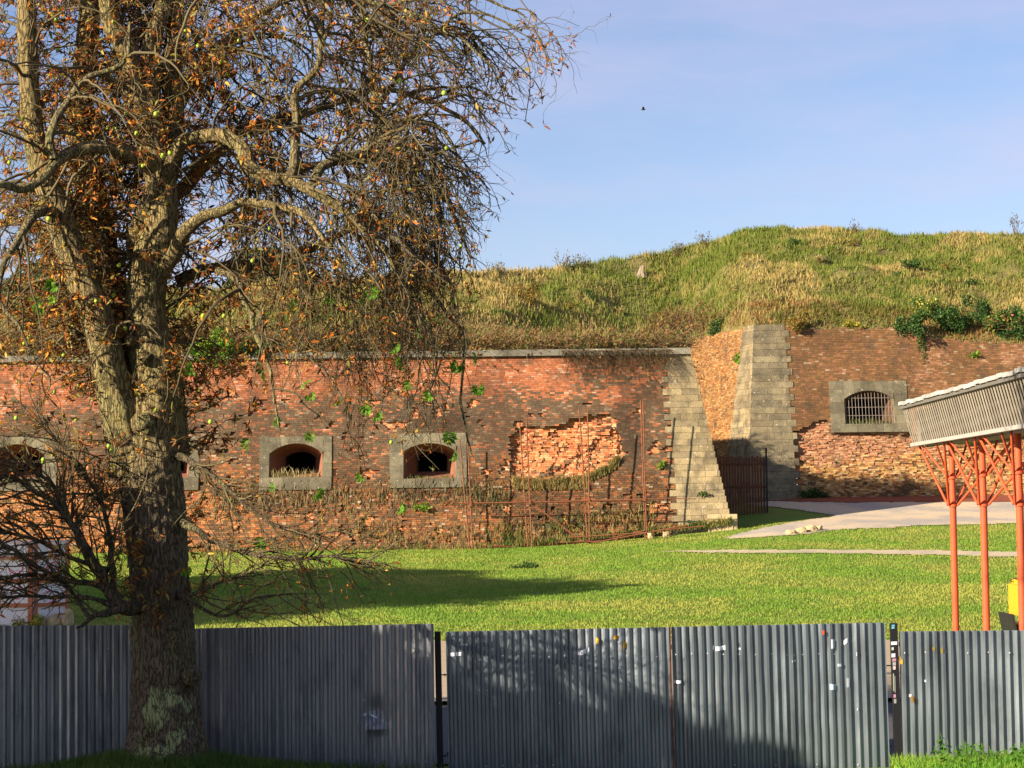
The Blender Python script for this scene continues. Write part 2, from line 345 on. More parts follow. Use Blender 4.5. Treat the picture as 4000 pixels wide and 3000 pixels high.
def colL(px, py, p3, r, D):
    n = len(px); p2 = np.c_[px, py]*.01
    a = fbm(p2, .35, 4, 1); b = fbm(p2, 1.4, 3, 4)
    red = pick(r, n, [(5, (.46, .13, .06)), (3, (.55, .19, .10)), (2, (.34, .12, .07)), (1, (.6, .32, .24))])
    dark = pick(r, n, [(6, (.075, .062, .045)), (3, (.12, .092, .062)), (1.0, (.26, .11, .06)), (1, (.2, .17, .13)), (.15, (.4, .26, .19))])
    mixed = pick(r, n, [(4, (.10, .055, .03)), (3, (.34, .11, .04)), (2.2, (.22, .12, .05)), (.8, (.45, .23, .13)), (.15, (.55, .42, .34))])
    lowl = pick(r, n, [(4, (.5, .17, .05)), (2, (.25, .12, .05)), (2, (.6, .26, .12)), (2, (.12, .08, .04))])
    hole = pick(r, n, [(4, (.62, .2, .085)), (3, (.7, .3, .15)), (1.4, (.38, .1, .05)), (.7, (.74, .42, .25)), (1, (.25, .12, .06))])
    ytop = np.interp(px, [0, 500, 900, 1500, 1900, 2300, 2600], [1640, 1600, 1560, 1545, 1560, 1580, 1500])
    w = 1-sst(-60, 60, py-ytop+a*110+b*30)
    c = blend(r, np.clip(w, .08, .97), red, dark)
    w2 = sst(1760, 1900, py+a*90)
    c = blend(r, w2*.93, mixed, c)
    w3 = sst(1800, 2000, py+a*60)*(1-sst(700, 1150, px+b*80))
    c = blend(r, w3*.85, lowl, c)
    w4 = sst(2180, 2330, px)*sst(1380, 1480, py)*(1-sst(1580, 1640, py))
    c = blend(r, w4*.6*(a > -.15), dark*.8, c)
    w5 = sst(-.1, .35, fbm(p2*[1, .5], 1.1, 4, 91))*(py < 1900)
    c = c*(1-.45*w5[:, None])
    c = c*.72+.28*c.mean(0)*np.array([1, .95, .85])
    soot = np.zeros(n)
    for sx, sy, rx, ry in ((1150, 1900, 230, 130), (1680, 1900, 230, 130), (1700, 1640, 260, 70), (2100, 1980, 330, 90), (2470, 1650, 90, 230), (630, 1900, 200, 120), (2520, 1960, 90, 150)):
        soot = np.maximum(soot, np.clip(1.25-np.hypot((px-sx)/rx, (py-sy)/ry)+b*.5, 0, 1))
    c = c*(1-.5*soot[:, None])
    c = np.where((D < -.1)[:, None], hole, c)
    return c*np.array([.95, 1.0, .88])
def depL(px, py, p3, r):
    n = len(px); p2 = np.c_[px, py]*.01
    h = inpoly(px+vn(p2, 3, 2)*14, py+vn(p2, 4, 3)*8, HOLE)
    ridge = np.exp(-(((px-2160)*.83-(1830-py)*1.15)/30)**2)*.12
    D = np.where(h, -.26+fbm(p2, 1.5, 3, 8)*.13+ridge+.1*sst(1750, 1880, py), fbm(p2, .6, 3, 6)*.03)
    miss = (~h) & (fbm(p2, 2.2, 3, 12) > .42) & (py > 1560)
    D = np.where(miss, D-.1, D)
    J = np.where(h, .05, np.where(py > 1850, .02, .006))
    return D, J
fw1 = thing('fortress_wall', 'long battered red brick fortress wall with three arched embrasures and stone corner', 'wall', WL.pt(0, WZL))
WINL = [(-150, 224, -40, 169, 1705, 1735, 1775, 1868, 1918), (490, 778, 529, 737, 1707, 1735, 1775, 1866, 1915), (1013, 1296, 1052, 1260, 1705, 1732, 1772, 1864, 1914), (1522, 1823, 1576, 1781, 1692, 1731, 1762, 1869, 1905)]
WINR = [(3242, 3546, 3297, 3490, 1488, 1526, 1558, 1655, 1688)]
def winrect(W, w):
    a = W.uv(w[0], (w[4]+w[8])/2)[0]; b = W.uv(w[1], (w[4]+w[8])/2)[0]
    m = (w[0]+w[1])/2; return a, b, W.uv(m, w[8])[1], W.uv(m, w[4])[1]
RL = [winrect(WL, w) for w in WINL]; RR = [winrect(WR, w) for w in WINR]
def skipper(R):
    def f(u, z):
        k = np.zeros(u.shape, bool)
        for a, b, c, d in R: k |= (u > a+.12) & (u < b-.12) & (z > c+.06) & (z < d-.06)
        return k
    return f
ZT = WL.uv(1500, 1398)[1]
PH = .078
def toothL(z, k):
    q = WL.uv(2578, 1400)[0] + .012*k*0 + (CLb[1]-z)*-.0
    g = int((z-WZL+.6)/.26)
    return q + (.26 if g % 2 else 0) + .3*max(0, 1-(z-WZL)/8)
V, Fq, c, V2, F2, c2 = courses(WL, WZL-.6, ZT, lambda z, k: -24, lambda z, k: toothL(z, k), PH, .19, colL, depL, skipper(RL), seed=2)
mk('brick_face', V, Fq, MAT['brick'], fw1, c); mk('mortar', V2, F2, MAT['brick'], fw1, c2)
def colS(px, py, p3, r, D):
    n = len(px); a = fbm(np.c_[px, py]*.01, .5, 3, 31)
    c = pick(r, n, [(4, (.31, .235, .125)), (3, (.24, .19, .11)), (2, (.37, .29, .155)), (1.4, (.17, .135, .085))])
    c = c*.55+.45*c.mean(0)
    return c*(1+.35*a[:, None])
V, Fq, c, V2, F2, c2 = courses(WL, WZL-.6, ZT, lambda z, k: toothL(z, k), lambda z, k: edgeL(z), .26, .62, colS, lambda px, py, p3, r: (np.full(len(px), .015), np.full(len(px), .007)), None, gap=.012, box=.3, seed=5, wvar=.7)
mk('corner_stones', V, Fq, MAT['stone'], fw1, c); mk('corner_mortar', V2, F2, MAT['stone'], fw1, c2*.8)
# side (flank) of the left wall round its corner, foot stone and coping
mb = MB()
pts = [WL.pt(edgeL(WZL-.6)-.03, WZL-.6, -.02), WL.pt(edgeL(ZT)-.03, ZT, -.02)]
A, B = pts; bb = np.array([-9, 10, 0])
mb.add([A, A+bb, B+bb, B], [[0, 1, 2, 3]], (.26, .23, .16)); mb.build('side_face', MAT['stone'], fw1)
mb = MB()
u = -24.0; r_ = random.Random(4)
uend = CLt[0]-.02
while u < uend:
    v = min(u+r_.uniform(.9, 1.5), uend); t = r_.uniform(-.012, .012)
    mb.box((u+.008, 0, ZT), (v-.008, 0, ZT+.26), np.array((.2, .185, .14))*r_.uniform(.7, 1.15), T=lambda Q: WL.pt(Q[:, 0], Q[:, 2], np.where(np.arange(8) % 4 < 2, .17+t, -.5)))
    u = v
mb.build('cornice', MAT['stone'], fw1)
mb = MB()
for a_, b_, c_, d_ in ((2765, 2868, 2008, 2050),):
    ua, za = WL.uv(a_, d_); ub, zb = WL.uv(b_, c_); um = (ua+ub)/2
    for q0, q1 in ((ua, um-.01), (um+.01, ub+.1)):
        mb.box((q0, 0, za-.4), (q1, 0, zb), (.5, .38, .2), T=lambda Q: WL.pt(Q[:, 0], Q[:, 2], np.where(np.arange(8) % 4 < 2, .12, -.3)))
mb.build('foot_stones', MAT['rock'], fw1)
def window(W, w, parent, bars, reveal=(.26, .11, .065), sill=True, splay=.32):
    root = part('window', parent)
    ou0, ou1, oz0, oz1 = winrect(W, w); m = (w[2]+w[3])/2
    zs_, zt_, zb_ = W.uv(m, w[6])[1], W.uv(m, w[5])[1], W.uv(m, w[7])[1]
    i0 = W.uv(w[2], w[6])[0]; i1 = W.uv(w[3], w[6])[0]
    R = random.Random(int(w[0])+9); dz = .035
    def stone(poly, dfront=dz, dback=-.5, f=1.0):
        poly = np.array(poly, float); n = len(poly); cc = poly.mean(0); poly = cc+(poly-cc)*(1-.012)
        V = np.vstack([W.pt(poly[:, 0], poly[:, 1], np.full(n, dfront)), W.pt(poly[:, 0], poly[:, 1], np.full(n, dback))])
        F = [np.array([np.arange(n)])] + [np.array([[i, i+n, (i+1) % n+n, (i+1) % n]]) for i in range(n)]
        F_ = {}
        mb.add(V, F, np.array((.19, .165, .105))*R.uniform(.65, 1.15)*f)
    mb = MB()
    # arch curve
    nA = 14; uu = np.linspace(i0, i1, nA+1); h = zt_-zs_; wd = (i1-i0)/2; rad = (wd*wd+h*h)/(2*h); uc = (i0+i1)/2
    za = zt_-rad+np.sqrt(rad**2-(uu-uc)**2)
    # voussoirs in five stones
    cuts = [0, 3, 5, 9, 11, 14]
    topu = [ou0+(i0-ou0)*.5, None]
    outer = [i0-.05, i0+.25*(i1-i0)-.1, i0+.4*(i1-i0)-.05, i0+.6*(i1-i0)+.05, i0+.75*(i1-i0)+.1, i1+.05]
    for k in range(5):
        s, e = cuts[k], cuts[k+1]
        poly = [(uu[i], za[i]) for i in range(s, e+1)] + [(outer[k+1], oz1), (outer[k], oz1)]
        stone(poly)
    for s_, (a, b) in enumerate(((ou0, i0), (i1, ou1))):
        zz = [zb_]; 
        while zz[-1] < oz1-.45: zz.append(zz[-1]+R.uniform(.38, .6))
        zz[-1] = min(zz[-1], oz1); 
        if zz[-1] < oz1: zz.append(oz1)
        for q0, q1 in zip(zz[:-1], zz[1:]):
            hi = zs_
            if s_ == 0:
                e = -.05 if q0 > zs_-.1 else 0
                stone([(a, q0), (b, q0), (b+(e if q1 > zs_ else 0), q1), (a, q1)])
            else:
                e = .05 if q1 > zs_ else 0
                stone([(a, q0), (b, q0), (b, q1), (a+e, q1)])
    ns = 3; su = np.linspace(ou0, ou1, ns+1)
    for k in range(ns): stone([(su[k], oz0), (su[k+1], oz0), (su[k+1], zb_), (su[k], zb_)], dfront=.07, f=.95)
    mb.build('stone_frame', MAT['stone'], root)
    # splayed reveal
    prof = np.array([(i0, zb_), (i1, zb_)]+[(uu[i], za[i]) for i in range(nA, -1, -1)])
    n = len(prof); cc = np.array([uc+.12, (zb_+zt_)/2])
    rings = []
    for dd, sc in ((-.02, 1.0), (-.35, .98), (-1.5, 1-splay), (-1.55, .55), (-3.2, .55)):
        q = cc+(prof-cc)*sc; rings.append(W.pt(q[:, 0], q[:, 1], np.full(n, dd)+W.b*(q[:, 1]-W.O[2])*(0 if dd > -.1 else 0)))
    V = np.vstack(rings); F = []
    for k in range(4):
        for i in range(n): F.append([k*n+i, k*n+(i+1) % n, (k+1)*n+(i+1) % n, (k+1)*n+i])
    cl = np.vstack([np.tile((.3, .25, .15), (n, 1)), np.tile(reveal, (n, 1)), np.tile(reveal, (n, 1)), np.tile((.03, .02, .02), (2*n, 1))])  # inner rings and end plane near black: depth shade put into colour
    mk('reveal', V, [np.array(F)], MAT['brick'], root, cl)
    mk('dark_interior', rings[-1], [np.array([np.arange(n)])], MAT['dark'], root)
    if bars:
        nb = 15
        for k in range(nb):
            u = i0+(i1-i0)*(k+.5)/nb; zt2 = zt_-rad+math.sqrt(max(rad**2-(u-uc)**2, 0))
            b = MB(); b.tube(np.array([W.pt(u, zb_, -.1), W.pt(u+R.uniform(-.01, .01), zt2, -.1)]), .012, 6, (.2, .17, .14)); b.build('bar', MAT['plain'], root)
        for zz in (.25, .5, .78):
            z = zb_+(zt_-zb_)*zz; b = MB(); b.tube(np.array([W.pt(i0, z, -.1), W.pt(i1, z, -.1)]), .012, 6, (.25, .2, .16)); b.build('crossbar', MAT['plain'], root)
    return root
wins = [window(WL, w_, fw1, False) for w_ in WINL]
# ------------------------------------------------------------------ right bastion
fw2 = thing('bastion_wall', 'brown brick bastion with barred window, pale stone corner and crumbling lower courses', 'wall', crb3)
ZTR = WR.uv(3070, 1270)[1]
def topR(px): return np.interp(px, [3060, 3150, 3500, 3620, 3750, 4000, 4300], [1268, 1285, 1280, 1318, 1330, 1345, 1350])
def toothR(z, k):
    g = int((z-3.4)/.3); q = WR.uv(3076, 1500)[0]; return q + (.2 if g % 2 else 0) + .2*max(0, 1-(z-4)/8)
RUB = [(3000, 2200), (3040, 1730), (3095, 1705), (3110, 1680), (3160, 1665), (3185, 1640), (3236, 1640), (3240, 1690), (4300, 1705), (4300, 2200)]
def colR(px, py, p3, r, D):
    n = len(px); p2 = np.c_[px, py]*.01; a = fbm(p2, .5, 4, 51); b = fbm(p2, .9, 3, 54)
    up = pick(r, n, [(5, (.20, .095, .045)), (3, (.13, .075, .04)), (2, (.3, .14, .06)), (1, (.38, .15, .1)), (.4, (.45, .33, .24))])
    pink = pick(r, n, [(4, (.36, .15, .09)), (3, (.46, .25, .16)), (1, (.22, .1, .06))])
    rub = pick(r, n, [(3, (.5, .28, .10)), (3, (.4, .16, .06)), (2, (.6, .36, .17)), (1.5, (.13, .07, .03)), (1, (.62, .42, .24))])
    c = blend(r, sst(.18, .45, a+.25*np.exp(-((px-3520)/120)**2)*(py < 1500)+.1*(px > 3600)*(py < 1420))*.85, pink, up)
    c = c*(.72-.25*sst(-.1, .35, b)[:, None])
    c = np.where((D < -.06)[:, None], blend(r, 1-sst(1700, 1830, py+a*70+b*30), pink*1.15, rub), c)
    return (c*.7+.3*c.mean(0)*np.array([1, .95, .8]))*np.array([1.08, 1.12, 1.0])
def depR(px, py, p3, r):
    p2 = np.c_[px, py]*.01
    h = inpoly(px+vn(p2, 3, 2)*8, py+vn(p2, 4, 3)*6, RUB)
    return np.where(h, -.17+fbm(p2, 1.3, 3, 8)*.08+.09*sst(1700, 1950, py), fbm(p2, .6, 3, 6)*.03), np.where(h, .045, .008)
sk = skipper(RR)
def skR(u, z):
    p3 = WR.pt(u, z); px, py = proj(p3); return sk(u, z) | (py < topR(px)+5*vn(np.c_[px, py]*.05, 1, 3))
V, Fq, c, V2, F2, c2 = courses(WR, 3.4, ZTR+.1, toothR, lambda z, k: 32, .082, .2, colR, depR, skR, seed=12)
mk('brick_face', V, Fq, MAT['brick'], fw2, c); mk('mortar', V2, F2, MAT['brick'], fw2, c2)
cap = CRt[1]+.02
V, Fq, c, V2, F2, c2 = courses(WR, 3.4, cap, lambda z, k: edgeR(z), lambda z, k: toothR(z, k), .3, .66, lambda *a: colS(*a)*np.array([.82, .86, .92]), lambda px, py, p3, r: (np.full(len(px), .03), np.full(len(px), .007)), None, gap=.012, box=.3, seed=15, wvar=.7)
mk('corner_stones', V, Fq, MAT['stone'], fw2, c); mk('corner_mortar', V2, F2, MAT['stone'], fw2, c2*.8)
def uFx(px, py):
    return WF.uv(px, py)[0]
uTop = float((crt3-crb3)@WF.U)
def uE(z): return uTop*(z-crb3[2])/(crt3[2]-crb3[2])
def stR(z, k):   # width of stones on the flank, growing downwards
    t = (CRt[1]-z)/(CRt[1]-CRb[1]); a = uFx(2905, 1275); b = uFx(2842, 1790); return (a*(1-t)+b*t) - (.12 if k % 2 else 0)
brF = lambda px, py, p3, r, D: .62*pick(r, len(px), [(5, (.50, .25, .085)), (3, (.44, .19, .06)), (2, (.56, .33, .14)), (1, (.3, .15, .06))])*(1+.25*fbm(np.c_[px, py]*.01, 1, 3, 77)[:, None])
V, Fq, c, V2, F2, c2 = courses(WF, 3.4, cap, lambda z, k: stR(z, k), lambda z, k: uE(z)+.01, .3, .8, lambda *a: colS(*a)*1.12, lambda px, py, p3, r: (np.full(len(px), .02), np.full(len(px), .007)), None, gap=.012, box=.3, seed=16, wvar=.6)
mk('flank_stones', V, Fq, MAT['stone'], fw2, c); mk('flank_mortar', V2, F2, MAT['stone'], fw2, c2)
V, Fq, c, V2, F2, c2 = courses(WF, 3.4, cap-.05, lambda z, k: -11, lambda z, k: stR(z, int((z-3.4)/.3)), .082, .25, brF, lambda px, py, p3, r: (fbm(np.c_[px, py]*.01, .6, 3, 6)*.03, np.full(len(px), .018)), None, seed=17)
mk('flank_bricks', V, Fq, MAT['brick'], fw2, c); mk('flank_mortar', V2, F2, MAT['brick'], fw2, c2*1.4)
window(WR, WINR[0], fw2, True, reveal=(.13, .07, .04))
mb = MB(); ub, zb = WR.uv(3828, 1500)   # a second stone frame peeping out above the canopy
for k, (a, b) in enumerate(((3800, 3850), (3850, 3930), (3930, 4040))):
    ua, z1 = WR.uv(a+1, 1485); u2, z2 = WR.uv(b-1, 1530)
    mb.box((ua, 0, z2), (u2, 0, z1), np.array((.27, .25, .175))*(1-.1*k), T=lambda Q: WR.pt(Q[:, 0], Q[:, 2], np.where(np.arange(8) % 4 < 2, .05, -.3)))
mb.build('lintel', MAT['stone'], fw2)
# ------------------------------------------------------------------ rampart (earth bank behind the walls)
ridge = np.array([(-900, 1190, 100), (0, 1158, 100), (400, 1150, 100), (1000, 1112, 100), (1500, 1092, 103), (1850, 1070, 107), (2100, 1054, 111), (2400, 1028, 115), (2600, 995, 117), (2750, 950, 117), (2900, 905, 116), (3000, 891, 116), (3200, 897, 116), (3400, 908, 115), (4000, 918, 115), (5200, 935, 114)], float)
RW = np.array([P(a, b, c) for a, b, c in ridge])
zc = ZT+.24
J3 = WF.pt(-9.5, cap-.05, -.1); CL3 = WL.pt(CLt[0]-.1, zc, -.2); C3 = WF.pt(uE(cap)-.1, cap-.02, -.1)
xL = np.linspace(-24, CL3[0], 190); xM_ = np.concatenate([np.linspace(CL3[0]+.001, J3[0]-.02, 6), np.linspace(J3[0], C3[0], 24)]); uR_ = np.linspace(edgeR(cap)+.1, 32, 130)
pr_ = WR.pt(uR_, np.full(130, 11.5), -.12); pu, _ = proj(pr_); zr_ = np.array([WR.uv(p, topR(p))[1] for p in pu])-.05
colx = np.concatenate([xL, xM_, pr_[:, 0]])
colY = np.concatenate([np.full(190, CL3[1]), np.interp(xM_, [J3[0], C3[0]], [J3[1], C3[1]]), WR.pt(uR_, zr_, -.12)[:, 1]])
colz = np.concatenate([np.full(190, zc), np.full(30, cap-.03), zr_])
YR = np.interp(colx, RW[:, 0], RW[:, 1]); ZR = np.interp(colx, RW[:, 0], RW[:, 2]); YR = np.maximum(YR, colY+3)
ts = np.concatenate([np.linspace(0, 1, 90), np.linspace(1.03, 2.5, 14)])
wlow = sst(-15, 1, colx)*(np.arange(len(colx)) < 190)
sl = np.array([SUNV[0], SUNV[1]])/math.hypot(SUNV[0], SUNV[1]); tanE = -SUNV[2]/math.hypot(SUNV[0], SUNV[1])
SV = []
for t in ts:
    Yv = colY+(YR-colY)*t if t <= 1 else YR+(t-1)*30
    z = colz+(ZR-colz)*(t**.85) if t <= 1 else ZR-(t-1)*5
    yj = np.minimum(J3[1], YR-9); zl = np.where(Yv < yj, zc+(Yv-88)/(yj-88)*(cap-.03-zc), cap-.03+(ZR-cap+.03)*np.clip((Yv-yj)/np.maximum(YR-yj, 1), 0, 1)**.85)
    z = z*(1-wlow)+np.minimum(z, zl)*wlow if t <= 1 else z
    p = np.stack([colx, Yv, z], 1)
    n = fbm(p[:, :2], .35, 4, 21)*.6 + fbm(p[:, :2], 1.4, 3, 22)*.2
    nf = np.clip((Yv-colY)/3, 0, 1)*(1-wlow)+np.clip((Yv-yj)/3, 0, 1)*wlow; p[:, 2] += n*np.minimum(nf, np.interp(t, [0, .85, 1, 3], [1, 1, .6, .5]))
    p[:, 2] += .8*math.sin(min(t, 1)*math.pi)*fbm(p[:, :2], .14, 2, 25)*(t < 1)*(1-wlow)*(1-sst(0, 7, colx)*(1-sst(14, 20, colx)))
    # the bank is cut back where the low sun reaches the flank behind the corner
    q = p[:, :2]-C3[:2]; den = sl[0]*ud[1]-sl[1]*ud[0]; al = -(q[:, 0]*ud[1]-q[:, 1]*ud[0])/den; be = (sl[0]*q[:, 1]-sl[1]*q[:, 0])/den
    lim = 6.2+tanE*al; ok_ = (np.arange(len(colx)) < 190) & (al > 0)
    wc = sst(-2.5, 0, be)*(1-sst(5.5, 8, be))*ok_
    p[:, 2] = p[:, 2]*(1-wc)+np.minimum(p[:, 2], lim)*wc
    lim2 = np.maximum(np.interp(p[:, 1], [88, 90.5, 93], [9.95, 9.6, 5]), 4.7+tanE*(97.3+.06*p[:, 0]-p[:, 1])/sl[1]); w3 = sst(9, 12, p[:, 0]+(97.3+.06*p[:, 0]-p[:, 1])/sl[1]*sl[0])*(np.arange(len(colx)) < 190)*(1-sst(94, 97.5, p[:, 1]))
    p[:, 2] = p[:, 2]*(1-w3)+np.minimum(p[:, 2], lim2)*w3
    SV.append(p)
SV = np.array(SV); nt_, ns_ = SV.shape[:2]
a = np.arange(nt_*ns_).reshape(nt_, ns_)
Fq = np.stack([a[:-1, :-1], a[:-1, 1:], a[1:, 1:], a[1:, :-1]], -1)
Fq = np.delete(Fq, 189, axis=1).reshape(-1, 4)
mk('hill', SV.reshape(-1, 3), Fq, MAT['ramp'], smooth=True)['kind'] = 'structure'
def ramp_at(n, t0=0, t1=1.0, smin=0, smax=1, r=rng):
    s = np.interp(smin+(smax-smin)*r.random(n), (colx-colx[0])/(colx[-1]-colx[0])+np.arange(ns_)*1e-9, np.arange(ns_)); s = np.where((s > 188.9) & (s < 190), 188.9, s); t = t0+(t1-t0)*r.random(n)
    ti = np.interp(t, ts, np.arange(nt_)); i0 = np.clip(ti.astype(int), 0, nt_-2); ft = (ti-i0)[:, None]; j0 = np.clip(s.astype(int), 0, ns_-2); fs = (s-j0)[:, None]
    return (SV[i0, j0]*(1-ft)+SV[i0+1, j0]*ft)*(1-fs)+(SV[i0, j0+1]*(1-ft)+SV[i0+1, j0+1]*ft)*fs, t
_sp = SV[:90].reshape(-1, 3); _spx, _spy = proj(_sp)
def ramp_px(px, py):
    k = np.argmin((_spx-px)**2+(_spy-py)**2); return _sp[k].copy()
# ------------------------------------------------------------------ grass
def blades(pos, h, wd, col, lean=.35, r=rng):
    n = len(pos); a = r.random(n)*2*np.pi; w_ = np.stack([np.cos(a), np.sin(a), np.zeros(n)], 1)*wd[:, None]*.5
    b = r.random(n)*2*np.pi; ln = np.stack([np.cos(b), np.sin(b), np.zeros(n)], 1)*(h*lean*r.random(n))[:, None]
    tip = pos+ln; tip[:, 2] += h; mid = pos+ln*.3; mid[:, 2] += h*.55
    V = np.stack([pos-w_, pos+w_, mid+w_*.7, mid-w_*.7, tip], 1).reshape(-1, 3)
    i = np.arange(n)[:, None]*5
    return V, [i+np.array([0, 1, 2, 3]), i+np.array([3, 2, 4])], np.repeat(col, 5, 0)
def gcol(n, p2, opts, sc=.5, seed=0, r=rng):
    a = (fbm(p2, sc, 3, seed)+.55*fbm(p2, sc*6, 2, seed+1))[:, None]; g = np.array(opts[0]); y = np.array(opts[1])
    k = np.clip(.5+a*1.3+.35*(r.random((n, 1))-.5), 0, 1)
    return (g*(1-k)+y*k)*(.8+.4*r.random((n, 1)))
n = 260000
Y = 47+41*rng.random(n)**1.0; x = -P(0, 2000, 1)[0]*0 + (rng.random(n)*2-1)*.262*Y
z = G(x, Y); pos = np.stack([x, Y, z], 1); px, py = proj(pos)
k = ~(inpoly(px, py, COURT) | inpoly(px, py, PATH2)) & (Y < 85.6)
k |= (px > 2820) & (Y > 85.6) & ~inpoly(px, py, COURT)
pos = pos[k]; n = len(pos)
V, F, c = blades(pos-[0, 0, .01], .035+.05*rng.random(n), .022+.014*rng.random(n), gcol(n, pos[:, :2], ((.15, .26, .022), (.3, .31, .055)), .3, 40))
mk('lawn_grass', V, F, MAT['grass'], col=c)['kind'] = 'stuff'
n = 210000
pos, t = ramp_at(n, 0, 1.06); k_ = ~((fbm(pos[:, :2]*[.5, 1], 1.1, 3, 71) > .38) & (rng.random(n) < .8)); pos = pos[k_]; t = t[k_]; n = len(pos)
cc = gcol(n, pos[:, :2], ((.14, .18, .022), (.40, .30, .10)), .35, 44)
dry = (t < .16)[:, None]; cc = np.where(dry & (rng.random((n, 1)) < .7), cc*np.array([.75, .5, .5]), cc)
px, py = proj(pos); hb = np.where(px > 2900, 1.0, 1.25)
V, F, c = blades(pos-[0, 0, .02], (.08+.26*rng.random(n)**2)*hb, .03+.03*rng.random(n), cc, .5)
mk('rampart_grass', V, F, MAT['grass'], col=c)['kind'] = 'stuff'
# ------------------------------------------------------------------ leafy plants
def leafcloud(cen, rad, n, size, cols, r, flat=.6, clump=9):
    cl = cen + (r.normal(size=(clump, 3))*.45)*rad
    k = r.integers(0, clump, n); rr = r.normal(size=(n, 3)); rr = norm(rr)*(r.random((n, 1))**.4)
    pos = cl[k]+rr*np.asarray(rad)*.48
    d = norm(r.normal(size=(n, 3))+[0, 0, -.2]); s = norm(np.cross(d, r.normal(size=(n, 3))))
    L_ = size*(.6+.8*r.random((n, 1)))
    nrm = np.cross(d, s)
    V = np.stack([pos, pos+d*L_*.5+s*L_*.3+nrm*L_*.08, pos+d*L_, pos+d*L_*.5-s*L_*.3+nrm*L_*.08], 1).reshape(-1, 3)
    F = np.arange(n)[:, None]*4+np.array([0, 1, 2, 3])
    cs = np.array([c for _, c in cols]); pr = np.array([p for p, _ in cols], float); ck = r.choice(len(cs), n, p=pr/pr.sum())
    col = cs[ck]*(.6+.8*r.random((n, 1)))
    return V, F, np.repeat(col, 4, 0), cl
def bush(name, label, cat, base, rad, n, size, cols, group=None, seed=0, stemcol=(.09, .06, .03), ns=14, lift=.8, stemr=.012):
    r = np.random.default_rng(seed+100); base = np.asarray(base, float); rad = np.asarray(rad, float)
    t = thing(name, label, cat, base, group)
    cen = base+[0, 0, rad[2]*lift]
    V, F, c, cl = leafcloud(cen, rad, n, size, cols, r)
    V[:, 2] = np.maximum(V[:, 2], base[2]-rad[2]*.9)
    mk('foliage', V, F, MAT['leaf'], t, c)
    tip = cen+r.normal(size=(ns, 3))*.55*rad; st = base+r.normal(size=(ns, 3))*.15*rad*[1, 1, 0]
    m1 = st*.5+tip*.5+r.normal(size=(ns, 3))*.1*rad
    V, F = tubes(np.stack([st, m1, tip], 1), np.tile([stemr, stemr*.8, stemr*.4], (ns, 1)), 4)
    mk('stems', V, F, MAT['twig'], t, np.tile(stemcol, (len(V), 1)))
    return t
DG = [(4, (.035, .085, .02)), (3, (.06, .13, .025)), (1, (.14, .19, .03))]
LG = [(4, (.12, .26, .02)), (3, (.2, .33, .03)), (1, (.3, .3, .04))]
YG = [(4, (.45, .4, .05)), (3, (.25, .3, .04)), (1, (.5, .3, .05))]
OG = [(4, (.17, .17, .03)), (3, (.3, .2, .04)), (2, (.3, .12, .03))]
for i, (px, py, rx, rz, cols, lab, nn) in enumerate([
    (3560, 1290, .75, .6, DG, 'dark green bush tipped yellow at the left end of the clump on the bank edge', 1500),
    (3620, 1235, .7, .6, [(3, (.06, .13, .025)), (2, (.4, .36, .05))], 'yellow-flecked bush highest on the left of the dark clump', 1100),
    (3700, 1280, .9, .75, DG, 'broad dark green bush in the middle of the clump above the canopy', 2200),
    (3790, 1235, .8, .7, DG, 'tall dark bush standing behind the others in the clump', 1700),
    (3880, 1290, .9, .7, [(4, (.06, .13, .03)), (1, (.3, .1, .06)), (2, (.2, .24, .03))], 'olive bush with reddish leaves hanging over the bastion top', 1900),
    (3970, 1300, .8, .75, DG, 'dark green bush at the right frame edge above the canopy', 1800)]):
    b = ramp_px(px, py); b[1] -= .3
    bush('bush', lab, 'bush', b, (rx, .7, rz), nn, .13, cols, 'bushes along the bastion top', i, lift=.35)
singles = [
    (2800, 1290, .45, .5, DG, 'small dark green bush above the yellow brick flank', 900, .11),
    (3130, 1285, .6, .5, OG, 'brownish olive bush beside the stone corner on the bastion top', 1200, .1),
    (3330, 1275, .4, .25, YG, 'low bright yellow plant on top of the bastion wall', 500, .1),
    (3560, 1060, .55, .45, DG, 'lone dark green bush high on the right slope', 900, .11),
    (2060, 1180, .65, .7, OG, 'orange tinged wild bush on the bank left of the stump', 1100, .09),
    (1720, 1290, .7, .8, LG, 'bright green climbing shrub on the wall top behind the hanging twigs', 1700, .12),
    (850, 1390, .9, .6, LG, 'bright green ivy-like shrub spilling over the wall right of the trunk', 2600, .12),
    (1000, 1420, .6, .4, DG, 'dark green shrub drooping over the cornice beside the bright one', 1200, .12),
    (2620, 1340, .45, .35, OG, 'dry olive bush over the end of the cornice', 700, .09)]
for i, (px, py, rx, rz, cols, lab, nn, sz) in enumerate(singles):
    b = ramp_px(px, py)
    if py > 1330: b[1] -= .3
    bush('bush', lab, 'bush', b, (rx, .5, rz), nn, sz, cols, None, 20+i, lift=.4)
hr = random.Random(12); ORD = ['leftmost', 'second', 'third', 'fourth', 'fifth', 'rightmost']
for i in range(16):
    px_, py_ = 1960+i*125+hr.uniform(-45, 45), 0
    py_ = np.interp(px_, ridge[:, 0], ridge[:, 1])+hr.uniform(50, 230); b = ramp_px(px_, py_); k_ = i % 3
    bush('tussock', ORD[min(i//3, 5)]+(' (counted from the left)' if 0 < i//3 < 5 else '')+' small '+['dark green', 'straw coloured', 'rusty brown'][k_]+' weed tussock on the grassy bank', 'plant', b, (hr.uniform(.25, .5), .3, hr.uniform(.15, .32)), 260, .09, [DG, [(1, (.42, .33, .13)), (1, (.3, .24, .08))], OG][k_], 'weed tussocks on the bank', 800+i, lift=.5, ns=5)
